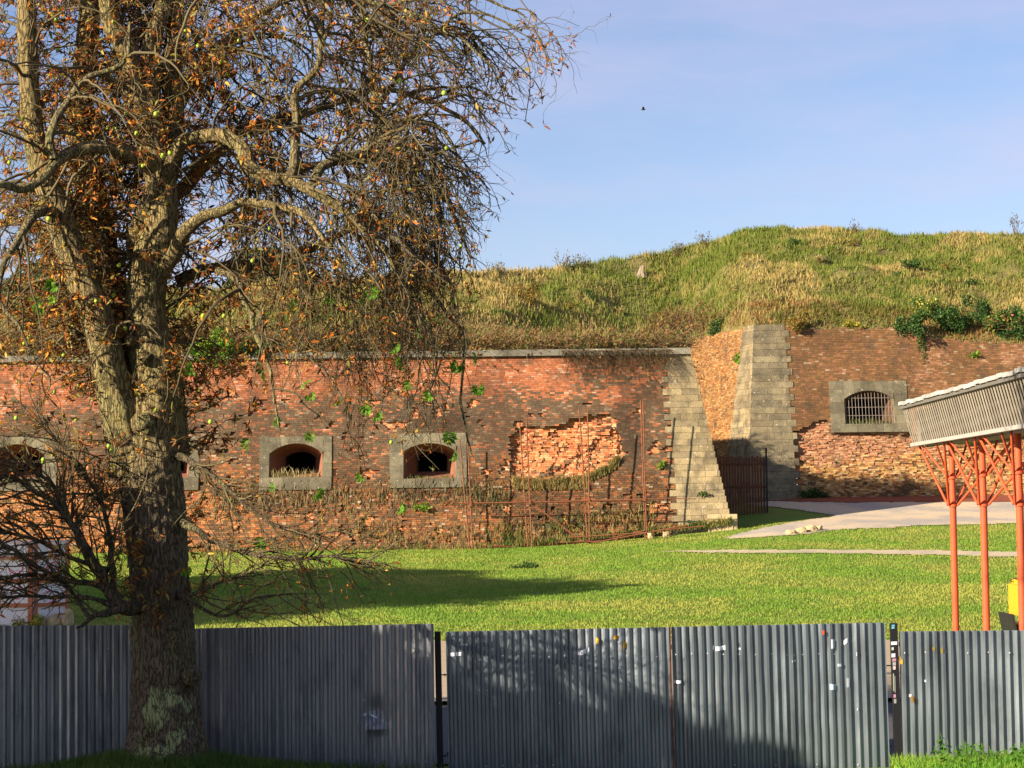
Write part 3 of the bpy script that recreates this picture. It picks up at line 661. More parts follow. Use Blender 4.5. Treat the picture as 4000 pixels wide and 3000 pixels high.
# plants rooted in the masonry
def wallplant(name, lab, W, px, py, rx, rz, cols, nn, sz, seed, cat='plant'):
    u, z = W.uv(px, py); b = W.pt(u, z, .03)
    return bush(name, lab, cat, b, (rx, .2, rz), nn, sz, cols, None, seed, lift=.2, ns=8, stemr=.007)
wallplant('fern', 'bright green fern growing out of the yellow brick beside the stone corner', WF, 2885, 1400, .32, .28, LG, 420, .12, 50, 'fern')
wallplant('wall_plant', 'small green weed low on the grey corner stones', WL, 2745, 1935, .17, .15, DG, 160, .08, 51)
wallplant('wall_plant', 'yellow-green weed at the brick edge left of the corner stones', WL, 2585, 1820, .25, .2, LG, 220, .08, 52)
wallplant('wall_plant', 'yellow-green weed under the bushes on the bastion face', WR, 3800, 1385, .25, .2, LG, 220, .09, 53)
wallplant('ivy', 'thin green ivy strand hanging down the bastion face', WR, 3600, 1350, .25, .9, DG, 500, .09, 54, 'ivy')
wallplant('wall_plant', 'green weed sprouting below the second embrasure from the trunk', WL, 1650, 1985, .35, .22, LG, 260, .1, 55)
b = ground_hit(2040, 2222); bush('weed_clump', 'dark green weed clump alone on the sunlit lawn', 'plant', b, (.45, .35, .12), 700, .09, DG, None, 60, lift=.5, ns=6)
for i, (px, py, rx) in enumerate([(3110, 1945, .7), (3185, 1948, .8), (3040, 1948, .5)]):
    b = ground_hit(px, py); bush('nettle_patch', ['green nettle patch at the foot of the stone corner', 'wide green weed patch at the foot of the crumbling bricks', 'low green weeds beside the black gate post'][i], 'plant', b, (rx, .4, [.4, .3, .2][i]), 900, .1, DG, None, 70+i, lift=.5)
# dry brush and creepers as ground cover on the wall head
r = np.random.default_rng(77)
n = 30000; pos, t = ramp_at(n, 0, .2, 0, .66, r)
px, py = proj(pos); k = r.random(n) < np.interp(px, [0, 900, 1500, 2650, 2800], [.25, .4, 1, 1, 0]) * np.interp(t, [0, .12, .2], [1, .8, .2])
pos = pos[k]; n = len(pos)
d = norm(r.normal(size=(n, 3))*[.8, .5, .5]+[.25, -.35, .8]); Ln = (.35+1.15*r.random((n, 1))**1.4)
p1 = pos+d*Ln*.5; p2 = pos+d*Ln+np.array([.25, -.25, -.35])*Ln*(r.random((n, 1)))
V, F = tubes(np.stack([pos, p1, p2], 1), np.tile([.009, .007, .004], (n, 1)), 3)
c = np.array([(.13, .075, .04), (.2, .12, .06), (.08, .05, .03), (.26, .2, .1), (.1, .13, .03)])[r.integers(0, 5, n)]
mk('dry_undergrowth', V, F, MAT['twig'], col=np.repeat(c, 9, 0))['kind'] = 'stuff'
nl = 26000; kk = r.integers(0, n, nl); q_ = r.random((nl, 1)); lp = p1[kk]*(1-q_)+p2[kk]*q_; 
V, F, c = blades(lp, .06+.06*r.random(nl), .05+.03*r.random(nl), np.array([(.22, .12, .04), (.16, .2, .03), (.3, .18, .05), (.28, .1, .04)])[r.integers(0, 4, nl)], 1.2, r)
mk('undergrowth_leaves', V, F, MAT['leaf'], col=c)['kind'] = 'stuff'
# dead creeper hanging over the brick
n = 480; px = r.uniform(2190, 2620, n); zt = ZT+.2; st = np.array([WL.pt(WL.uv(a, 1390)[0], zt, .2) for a in px])
Ln = (.5+1.9*r.random((n, 1))*np.interp(px, [2190, 2330, 2480, 2620], [.4, 1, .8, .4])[:, None]*r.random((n, 1))**.7); dx = r.normal(size=(n, 1))*.6+.3
K = 6; pts = [st]
for q in range(1, K):
    f = q/(K-1); o = st.copy(); o[:, 0:1] += dx*Ln*f+r.normal(size=(n, 1))*.05; o[:, 2:3] -= Ln*f**1.3; o[:, 1] = WL.pt(o[:, 0], o[:, 2], .04+.2*np.abs(r.normal(size=n))*(1-f*.4))[:, 1]; pts.append(o)
V, F = tubes(np.stack(pts, 1), np.tile(np.linspace(.008, .003, K), (n, 1)), 3)
o = mk('creeper', V, F, MAT['twig'], col=np.tile((.12, .08, .04), (len(V), 1))); tag(o, 'dead brown creeper hanging from the cornice over the brick left of the corner stones', 'creeper', kind='stuff')
# grass growing from the lower lip of the broken patch, in windows, along the wall foot
def wallgrass(name, pts_px, n, h, depth, W=WL, seed=1, cols=((.12, .15, .03), (.3, .22, .08)), label=None, jy=5):
    r = np.random.default_rng(seed); pp = np.array(pts_px, float); k = r.random(n)*(len(pp)-1); i = k.astype(int); f = (k-i)[:, None]
    q = pp[i]*(1-f)+pp[np.minimum(i+1, len(pp)-1)]*f; q[:, 1] += r.normal(size=n)*jy
    P3 = np.array([W.pt(*W.uv(a, b), depth+.08*random.random()) for a, b in q])
    V, F, c = blades(P3, h*(.4+.8*r.random(n)), .02+.02*r.random(n), gcol(n, P3[:, [0, 2]], cols, 1, seed, r), .7, r)
    o = mk(name, V, F, MAT['grass'], col=c); o['kind'] = 'stuff'; return o
wallgrass('ledge_grass', [(2000, 1890), (2090, 1900), (2180, 1895), (2290, 1880), (2380, 1840), (2420, 1810)], 2600, .34, -.02, seed=3, cols=((.16, .15, .04), (.34, .25, .09)))
wallgrass('ledge_grass', [(2010, 1910), (2300, 1905)], 700, .22, .02, seed=4, cols=((.16, .15, .04), (.3, .22, .08)))
wallgrass('sill_grass', [(1060, 1864), (1250, 1864)], 140, .35, -.1, seed=5, cols=((.3, .26, .1), (.5, .4, .2)))
wallgrass('sill_grass', [(1590, 1869), (1770, 1869)], 140, .12, -.1, seed=6)
wallgrass('sill_grass', [(3300, 1656), (3480, 1656)], 220, .25, -.2, W=WR, seed=7)
wallgrass('wall_foot_weeds', [(0, 2150), (1000, 2152), (1850, 2145), (2400, 2095), (2700, 2062), (2860, 2040)], 2600, .26, .25, seed=8, cols=((.08, .13, .02), (.25, .22, .06)))
wallgrass('wall_weeds', [(1350, 2060), (1600, 2110), (1950, 2090), (2050, 2110), (2200, 2070), (2400, 2040), (2560, 2020)], 1500, .3, .05, seed=9, jy=28)
wallgrass('wall_weeds', [(820, 1960), (1100, 1955), (1400, 1950), (1800, 1930), (1990, 1960)], 1300, .3, .03, seed=10, cols=((.14, .13, .05), (.26, .2, .09)), jy=30)
# ridge thistles, stump, background trees
def thistle(px, py, h, lab, seed):
    r = np.random.default_rng(seed); b = ramp_px(px, py+6); t = thing('thistle', lab, 'plant', b, 'dry thistles on the skyline')
    n = 9; st = np.repeat(b[None], n, 0)+r.normal(size=(n, 3))*.08*[1, 1, 0]; tip = b+np.stack([r.normal(size=n)*.22, r.normal(size=n)*.2, h*(.6+.5*r.random(n))], 1)
    V, F = tubes(np.stack([st, (st+tip)/2+r.normal(size=(n, 3))*.04, tip], 1), np.tile([.014, .012, .008], (n, 1)), 4)
    sm_ = MB(); sm_.add(V, F, (.16, .12, .07))
    pos = tip[r.integers(0, n, 90)]+r.normal(size=(90, 3))*[.08, .08, .16]
    V, F, c = blades(pos, .05+.07*r.random(90), .04+.03*r.random(90), np.tile((.15, .12, .06), (90, 1)), 1, r); sm_.add(V, F, c); sm_.build('stems', MAT['leaf'], t)
for i, (px, py, h, lab) in enumerate([(2203, 1052, .75, 'tallest thistle of the pair in the middle of the left skyline'), (2242, 1050, .6, 'shorter thistle just right of the tallest one on the skyline'), (1945, 1062, .4, 'small dry thistle at the left start of the open skyline'), (2660, 988, .5, 'thistle low on the rise of the right hill'), (2755, 958, .55, 'dark thistle where the hill skyline steepens'), (3345, 905, .4, 'small thistle on the flat top of the right hill'), (3965, 918, .9, 'tall dry thistle at the right frame edge on the skyline'), (2290, 1045, .35, 'little dark tuft right of the thistle pair'), (2640, 1000, .35, 'tiny brown tuft beside the thistle on the rise')]):
    thistle(px, py, h, lab, 200+i)
b = ramp_px(2512, 1085); t = thing('tree_stump', 'grey brown tree stump on the grassy slope below the skyline', 'stump', b)
mb = MB(); 
for k in range(5):
    a = k*1.3; mb.tube([b+[math.cos(a)*.28, math.sin(a)*.28, -.1], b+[math.cos(a)*.1, math.sin(a)*.1, .2], b+[math.cos(a)*.08+.05*k*.3, math.sin(a)*.05, .35+.07*k]], [.13, .12, .06], 7, (.26, .2, .14))
mb.build('wood', MAT['twig'], t)
def far_tree(px, py, Y, rx, rz, lab, seed):
    r = np.random.default_rng(seed); b = P(px, py, Y); t = thing('background_tree', lab, 'tree', b, 'trees beyond the rampart')
    V, F, c, cl = leafcloud(b+[0, 0, rz*1.0], np.array([rx, rx, rz]), 3800, .3, [(3, (.05, .09, .035)), (2, (.09, .12, .04)), (1, (.13, .13, .04))], r, clump=14)
    mk('crown', V, F, MAT['leaf'], t, c); mb = MB(); mb.tube([b-[0, 0, 2], b+[0, 0, rz*.6], b+[.2, 0, rz*1.4]], [.22, .16, .07], 8, (.1, .07, .05))
    for q in cl[:8]: mb.tube([b+[0, 0, rz*.4], (b+q)/2+[0, 0, .4], q], [.08, .06, .03], 5, (.1, .07, .05))
    mb.build('trunk', MAT['twig'], t)
for i, a in enumerate([(175, 1200, 125, 1.5, 1.7, 'feathery grey-green tree on the far left skyline'), (60, 1180, 125, 1.1, .8, 'low bushy tree at the far left frame edge on the skyline'), (980, 1150, 118, 1.6, 1.1, 'green tree crown on the skyline right of the trunk'), (1130, 1150, 118, 1.2, .9, 'rounded tree on the skyline behind the drooping twigs')]):
    far_tree(*a, 300+i)
# ------------------------------------------------------------------ rocks
def rock(name, b, s, lab, seed, mat_='rock', col=None, group=None, sq=0):
    r = np.random.default_rng(seed); bm = bmesh.new(); bmesh.ops.create_icosphere(bm, subdivisions=3, radius=1)
    V = np.array([v.co for v in bm.verts]); F = np.array([[v.index for v in f.verts] for f in bm.faces]); bm.free()
    if sq: V = np.sign(V)*np.abs(V)**sq*1.0
    V = V*(1+.28*vn(V, 1.3, seed)[:, None]+.1*vn(V, 4, seed)[:, None]); V = V*s+np.asarray(b)+[0, 0, s[2]*.5]
    return tag(mk(name, V, F, MAT[mat_]), lab, 'rock', group)
for i, (px, py, sx, sz, lab) in enumerate([(3090, 2088, .22, .13, 'brown leftmost boulder of the row beside the path'), (3128, 2083, .24, .17, 'second boulder of the row beside the path'), (3168, 2078, .26, .16, 'largest boulder in the middle of the row beside the path'), (3198, 2072, .15, .15, 'pale boulder at the right end of the row by the path')]):
    b = ground_hit(px, py); rock('boulder', b, np.array([sx, .2, sz]), lab, 400+i, group='boulders beside the path')
for i, (px, py, s, lab) in enumerate([(2537, 2095, .14, 'pale square stone block on the grass under the right scaffold poles'), (2603, 2078, .13, 'small stone block at the foot of the corner stones')]):
    b = ground_hit(px, py, 60, 85.5); rock('stone_block', b, np.array([s, s, s*1.1]), lab, 410+i, sq=.45)
for i, (px, py, sx, sz, lab) in enumerate([(212, 2440, .2, .22, 'tan rock at the foot of the graffitied booth'), (265, 2440, .12, .25, 'pointed pale rock right of the booth just above the sheet fence'), (165, 2440, .25, .17, 'low tan rock among the weeds in front of the booth')]):
    b = ground_hit(px, py+5); rock('rock', b, np.array([sx, .2, sz]), lab, 420+i)
# ------------------------------------------------------------------ scaffold
sc_o = thing('scaffold', 'rusty tube scaffold frame standing against the broken brick wall', 'scaffold', ground_hit(2100, 2135))
def wpt(px, py, d): return WL.pt(*WL.uv(px, py), d)
def pole(name, A, B, r0=.027, parent=sc_o, n=8):
    mb = MB(); mb.tube([A, (np.array(A)+B)/2+rng.normal(size=3)*.012, B], r0, n); return mb.build(name, MAT['rust'], parent, True)
for (xt, yt, xb, yb) in [(1795, 1715, 1835, 2135), (1827, 1730, 1846, 2140), (2030, 1650, 2062, 2130), (2056, 1635, 2078, 2132), (2262, 1597, 2295, 2118), (2295, 1600, 2303, 2122), (2503, 1562, 2520, 2070), (2512, 1562, 2527, 2085)]:
    dd = 1.05 if xb in (1846, 2078, 2303, 2527) else .5
    gy = 86-dd
    A = P(xt, yt, gy+.6); B = P(xb, yb, gy+.0); B[2] = G(B[0], B[1])-.05; pole('standard', A, B)
Yf = 84.95
pole('ledger', P(1795, 1966, Yf), P(2075, 1960, Yf)); pole('ledger', P(2060, 1962, Yf), P(2310, 1955, Yf)); pole('ledger', P(2290, 1955, Yf), P(2540, 1950, Yf)); pole('ledger', P(2510, 1950, Yf), P(2720, 1949, Yf), .018)
pole('ledger', P(1810, 1968, Yf+.6), P(2530, 1953, Yf+.6))
pole('diagonal_brace', P(2080, 1968, Yf+.1), P(2280, 2118, Yf-.1), .024)
pole('diagonal_brace', P(2520, 2072, Yf-.1), P(2300, 2120, Yf-.2), .024)
for px, py in ((1838, 1964), (2070, 1960), (2300, 1955), (2517, 1950), (2520, 2080), (2305, 2118)):
    c0 = P(px, py, Yf-.03); mb = MB(); mb.box(c0-[.05, .05, .055], c0+[.05, .05, .055]); mb.build('coupler', MAT['rust'], sc_o)
for i, (a, b_, c_, d_, lab) in enumerate([(2220, 2100, 2530, 2080, 'rusty tube lying level on the grass behind the right scaffold poles'), (2220, 2118, 2300, 2116, 'short rusty tube lying by the third scaffold pole'), (2320, 2120, 2690, 2050, 'long rusty tube leaning from the grass to the corner stones'), (2600, 2070, 2750, 2055, 'thin rusty tube lying at the foot of the corner stones'), (1920, 2132, 2000, 2136, 'dark old board lying in the grass at the wall foot')]):
    A = P(a, b_, 84.5); B = P(c_, d_, 84.7)
    for q in (A, B): q[2] = max(q[2], G(q[0], q[1])+.03)
    mb = MB(); mb.tube([A, B], .026, 8); o = mb.build('loose_tube' if i < 4 else 'loose_board', MAT['rust'], None, True); tag(o, lab, 'tube' if i < 4 else 'board')
# ------------------------------------------------------------------ wooden gate fence between the bastions
Yg = 93.0
pa = P(2800, 1935, Yg); pf = thing('picket_fence', 'dark brown wooden picket fence closing the gap between the two walls', 'fence', pa)
R = random.Random(6); npk = 17
for k in range(npk):
    px = 2806+(2985-2806)*k/(npk-1); b = P(px, 1935, Yg); b[2] = G(b[0], b[1])-.02; tp = P(px, 1784+R.uniform(-4, 4), Yg)[2]
    mb = MB(); tl = R.uniform(-.02, .02)
    mb.box((b[0]-.045, Yg-.03, b[2]), (b[0]+.045, Yg, tp)); V_ = mb.V[0]; V_[4:, 0] += tl; V_[4:6, 2] -= .0
    mb.build('picket', MAT['wood'], pf)
for py in (1815, 1905):
    a = P(2800, py, Yg); b = P(2992, py, Yg); mb = MB(); mb.box((a[0], Yg+.003, a[2]-.05), (b[0], Yg+.06, a[2]+.05)); mb.build('rail', MAT['wood'], pf)
for px, py, lab in ((2996, 1752, 'slim black metal post at the right end of the picket fence'), (2799, 1758, 'slim black metal post at the left end of the picket fence')):
    b = P(px, 1940, Yg-.1); tp = P(px, py, Yg-.1)[2]; g0 = G(b[0], b[1]); t = thing('gate_post', lab, 'post', (b[0], b[1], g0), 'black posts of the picket fence')
    mb = MB(); mb.box((b[0]-.04, b[1]-.04, g0-.1), (b[0]+.04, b[1]+.04, tp)); mb.build('shaft', MAT['blackpost'], t); mb = MB(); mb.box((b[0]-.05, b[1]-.05, tp+.002), (b[0]+.05, b[1]+.05, tp+.03)); mb.build('cap', MAT['blackpost'], t)
# ------------------------------------------------------------------ canopy on orange columns
KS = .8; XC = 12.32*KS; YA, YB = 62.0*KS, 44.0*KS; Z1 = P(3560, 1738, YA)[2]; Z2 = P(3525, 1584, YA)[2]
XT = P(3523, 1584, YA)[0]; XB = P(3563, 1738, YA)[0]; XM = 13.9*KS
cnp = thing('canopy', 'long raised canopy clad in grey slats with white blocks on its upper rim', 'canopy', (XC, 44, Z1))
R = random.Random(3); ns2 = 62
for k in range(ns2):
    y = YA-(YA-YB)*(k+.5)/ns2; g = R.uniform(.8, 1.1)
    mb = MB(); hw = .05
    def T(Q, y=y): return Q
    A = np.array([XT, y, Z2-.06]); B = np.array([XB, y, Z1+.03])
    V = np.array([A+[0, -hw, 0], A+[0, hw, 0], A+[.01, hw, .0], A+[.01, -hw, .0], B+[0, -hw, 0], B+[0, hw, 0], B+[.01, hw, .0], B+[.01, -hw, .0]])
    mb.add(V, [[0, 1, 5, 4], [1, 2, 6, 5], [2, 3, 7, 6], [3, 0, 4, 7], [0, 3, 2, 1], [4, 5, 6, 7]], np.array((.3, .26, .2))*g)
    mb.build('slat', MAT['slat'], cnp)
mb = MB(); mb.box((XB-.04, YB, Z1-.04), (XB+.08, YA+.05, Z1+.04), (.36, .34, .3)); mb.build('lower_rail', MAT['slat'], cnp)
mb = MB(); mb.box((XT-.05, YB, Z2-.09), (XT+.08, YA+.05, Z2-.02), (.14, .13, .11)); mb.build('upper_rail', MAT['slat'], cnp)
for k in range(30):
    y = YA-(YA-YB)*(k+.5)/30; w2 = (YA-YB)/60*.93; dz = R.uniform(-.015, .02)
    mb = MB(); mb.box((XT-.09, y-w2, Z2-.015+dz), (XT+.25, y+w2, Z2+.065+dz), np.array((.42, .41, .38))*R.uniform(.75, 1.1)); mb.build('rim_block', MAT['slat'], cnp)
mb = MB()   # underside boards, roof deck, far side
for k in range(60):
    y = YA-(YA-YB)*(k+.5)/60; mb.box((XB+.085, y-.09, Z1-.005), (XM, y+.09, Z1+.03), np.array((.3, .28, .25))*R.uniform(.8, 1.1))
mb.build('underside', MAT['slat'], cnp)
mb = MB(); mb.box((XB+.3, YB, Z1-.06), (XB+.38, YA, Z1-.01), (.2, .19, .17)); mb.box((XM-.5, YB, Z1-.06), (XM-.42, YA, Z1-.01), (.2, .19, .17)); mb.build('joist', MAT['slat'], cnp)
mb = MB(); mb.box((XT+.26, YB, Z2-.02), (XM+.35, YA, Z2+.05), (.3, .28, .25)); mb.box((XM, YB, Z1), (XM+.06, YA, Z2-.03), (.1, .09, .08)); mb.box((XB+.14, YA-.06, Z1+.04), (XM-.01, YA-.01, Z2-.1), (.3, .28, .24)); mb.box((XB+.2, YB, Z1+.05), (XB+.24, YA-.1, Z2-.1), (.035, .033, .03)); mb.build('deck', MAT['slat'], cnp)  # includes a near-black sheet added behind the slats to make their gaps look dark
mb = MB()
for k in range(120):   # little bolts and pegs in rows between the slats
    pass
for ci, Yc in enumerate((59.9*KS, 56.0*KS, 52.0*KS, 48.0*KS)):
    g0 = float(G(XC, Yc)); lab = ['farthest orange column under the left end of the grey canopy', 'middle orange column of the three under the grey canopy', 'orange column at the right frame edge beside the yellow machine', 'orange column under the near end of the canopy outside the frame'][ci]
    if ci == 3: continue
    t = thing('orange_column', lab, 'column', (XC, Yc, g0), 'orange columns carrying the canopy')
    mb = MB(); mb.tube([(XC, Yc, g0-.1), (XC, Yc, 3.8)], .075, 20); mb.tube([(XC, Yc, 3.8), (XC, Yc, Z1-.03)], .068, 20); mb.build('shaft', MAT['orange'], t, True)
    for zc_ in (P(3712, 1975, 59.9*KS)[2], P(3712, 1866, 59.9*KS)[2]):
        mb = MB(); mb.tube([(XC, Yc, zc_-.028), (XC, Yc, zc_+.028)], 0.1, 20, (.35, .06, .02)); mb.build('collar', MAT['orange'], t)
    zl, zu = P(3712, 1972, 59.9*KS)[2], P(3712, 1862, 59.9*KS)[2]
    for sx in (-1, 1):
        for sy in (-1, 1):
            mb = MB(); tx = XB+.12 if sx < 0 else XM-.25
            mb.tube([(XC+sx*.1, Yc+sy*.06, zl), (tx, Yc+sy*1.4, Z1-.05)], .029, 8); mb.build('strut', MAT['orange'], t, True)
            mb = MB(); mb.tube([(XC+sx*.1, Yc+sy*.05, zu), (XC+sx*.5, Yc+sy*.8, Z1-.05)], .024, 8); mb.build('strut', MAT['orange'], t, True)
# ------------------------------------------------------------------ yellow machine at the right edge
my = 47.0; mx0 = P(3958, 2440, my)[0]; g0 = P(3958, 2474, my)[2]-.35
t = thing('compact_loader', 'small yellow construction machine with black blade, cut by the right frame edge', 'machine', (mx0+.8, my, g0))
mb = MB(); mb.box((mx0+.2, my-.3, float(G(mx0+1, my))-.1), (mx0+1.8, my+.4, g0+.4), (.02, .02, .02)); mb.build('undercarriage', MAT['plain'], t)
YEL = (.7, .33, .02); BLK = (.02, .02, .02)
zt = P(3970, 2262, my)[2]
mb = MB(); mb.box((mx0+.05, my-.4, g0+.75), (mx0+1.9, my+.6, zt-.12), YEL); mb.box((mx0+.12, my-.35, zt-.118), (mx0+1.8, my+.55, zt), YEL); mb.build('body', MAT['clean'], t)
mb = MB(); mb.box((mx0+.02, my-.5, g0+.42), (mx0+1.9, my+.6, g0+.56), YEL); mb.build('chassis', MAT['clean'], t)
for wx in (.55, 1.6):
    for wy in (-.55, .6):
        mb = MB(); a = np.linspace(0, 2*np.pi, 25)[:-1]
        mb.tube([(mx0+wx, my+wy-.13, g0+.32), (mx0+wx, my+wy+.13, g0+.32)], .32, 22, BLK); wh = mb.build('wheel', MAT['clean'], t)
mb = MB(); mb.box((-.02, my-.7, 0), (.03, my+.6, .55), BLK, T=lambda Q: np.c_[mx0-.12+Q[:, 0]-.18*(Q[:, 2]-.25), Q[:, 1], g0+.25+Q[:, 2]]); mb.build('blade', MAT['clean'], t)
mb = MB(); mb.tube([(mx0-.05, my, g0+.5), (mx0+.15, my, g0+.5)], .05, 8, YEL); mb.build('blade_arm', MAT['clean'], t)
mb = MB(); mb.tube([(mx0+.1, my-.3, zt-.02), (mx0-.02, my-.3, zt+.03), (mx0-.12, my-.3, zt-.03), (mx0-.03, my-.3, zt-.05)], .014, 6, BLK); mb.build('mirror_arm', MAT['clean'], t)
mb = MB(); mb.tube([(mx0+.42, my-.44, zt+.05), (mx0+.42, my-.4, zt+.05)], .24, 20, BLK); mb.build('steering_wheel', MAT['clean'], t)
mb = MB(); mb.box((mx0+.8, my-.3, zt+.003), (mx0+1.3, my+.3, zt+.1), BLK); mb.box((mx0+1.2, my-.3, zt+.103), (mx0+1.3, my+.3, zt+.55), BLK); mb.build('seat', MAT['clean'], t)
# ------------------------------------------------------------------ graffitied booth at left
yb = 53.0; cb = P(128, 2425, yb); gz = float(G(cb[0], cb[1])); ztp = P(128, 2122, yb)[2]
bt = thing('booth', 'white panelled booth with brown timber framing and red graffiti behind the sheet fence', 'booth', (cb[0], cb[1], gz))
# two visible faces meeting at a vertical corner: one turned to the sun, one away
dirs = [norm(np.array([-1., .35, 0])), norm(np.array([1., .95, 0]))]; wid = [2.2, 1.02]
WH = (.72, .68, .7); BR = (.42, .13, .06)
for f in range(2):
    d = dirs[f]; nrm = np.array([-d[1], d[0], 0.]); nrm = nrm if nrm[1] < 0 else -nrm; Lw = wid[f]
    mpt = lambda a, z, o: cb*[1, 1, 0]+d*a+nrm*o+np.array([0, 0, z])
    def slab(a0, a1, z0, z1, o0, o1, col, nm, mt='plain'):
        mb = MB(); V = [mpt(a, z, o) for z in (z0, z1) for (a, o) in ((a0, o0), (a1, o0), (a1, o1), (a0, o1))]
        mb.add(V, [[0, 3, 2, 1], [4, 5, 6, 7], [0, 1, 5, 4], [1, 2, 6, 5], [2, 3, 7, 6], [3, 0, 4, 7]], col); return mb.build(nm, MAT[mt], bt)
    slab(.02, Lw, gz-.2, ztp, -.06, 0, WH, 'wall_panel')
    slab(.0 if f == 0 else .03, .12, gz, ztp+.002, 0.002, .035, BR, 'timber'); slab(Lw-.09, Lw, gz, ztp+.002, .002, .035, BR, 'timber')
    H_ = ztp-gz
    for zz in (.23, .52, .80): slab(.13, Lw-.1, gz+H_*zz, gz+H_*zz+.1, .002, .03, BR if zz != .8 else (.5, .25, .16), 'timber')
    # graffiti strokes: flat painted tubes hugging the panel
    rr = random.Random(5+f)
    for k in range(7 if f == 1 else 6):
        ca = .3+rr.random()*(Lw-.6); cz = gz+H_*rr.choice((.35, .4, .66, .7)); col = rr.choice([(.6, .03, .08), (.6, .03, .08), (.7, .2, .4), (.06, .06, .12)])
        a0 = rr.random()*6; ptsq = [mpt(ca+.17*math.cos(a0+q*.5)*(1+.2*math.sin(q)), cz+.14*math.sin(a0+q*.5), .006) for q in range(9)]
        mb = MB(); mb.tube(ptsq, .016, 5, col); mb.build('graffiti_stroke', MAT['clean'], bt)
mb = MB(); q0 = cb*[1, 1, 0]; a_ = q0+dirs[0]*wid[0]; b2 = q0+dirs[1]*wid[1]; c2_ = a_+dirs[1]*wid[1]
for z in (ztp+.004, ztp+.06): pass
V = [p+np.array([0, 0, z]) for z in (ztp+.004, ztp+.06) for p in (q0, b2, c2_, a_)]
mb.add(V, [[0, 3, 2, 1], [4, 5, 6, 7], [0, 1, 5, 4], [1, 2, 6, 5], [2, 3, 7, 6], [3, 0, 4, 7]], (.6, .5, .5)); mb.build('roof', MAT['plain'], bt)
for i, (px, py, rx, rz, cols, lab) in enumerate([(30, 2420, .55, .35, LG, 'sunlit yellow-green shrub before the booth at the left frame edge'), (130, 2430, .35, .2, YG, 'low yellow weed in front of the booth corner')]):
    b = ground_hit(px, py+15); bush('shrub', lab, 'shrub', b, (rx, .4, rz), 900, .09, cols, None, 90+i, lift=.6)
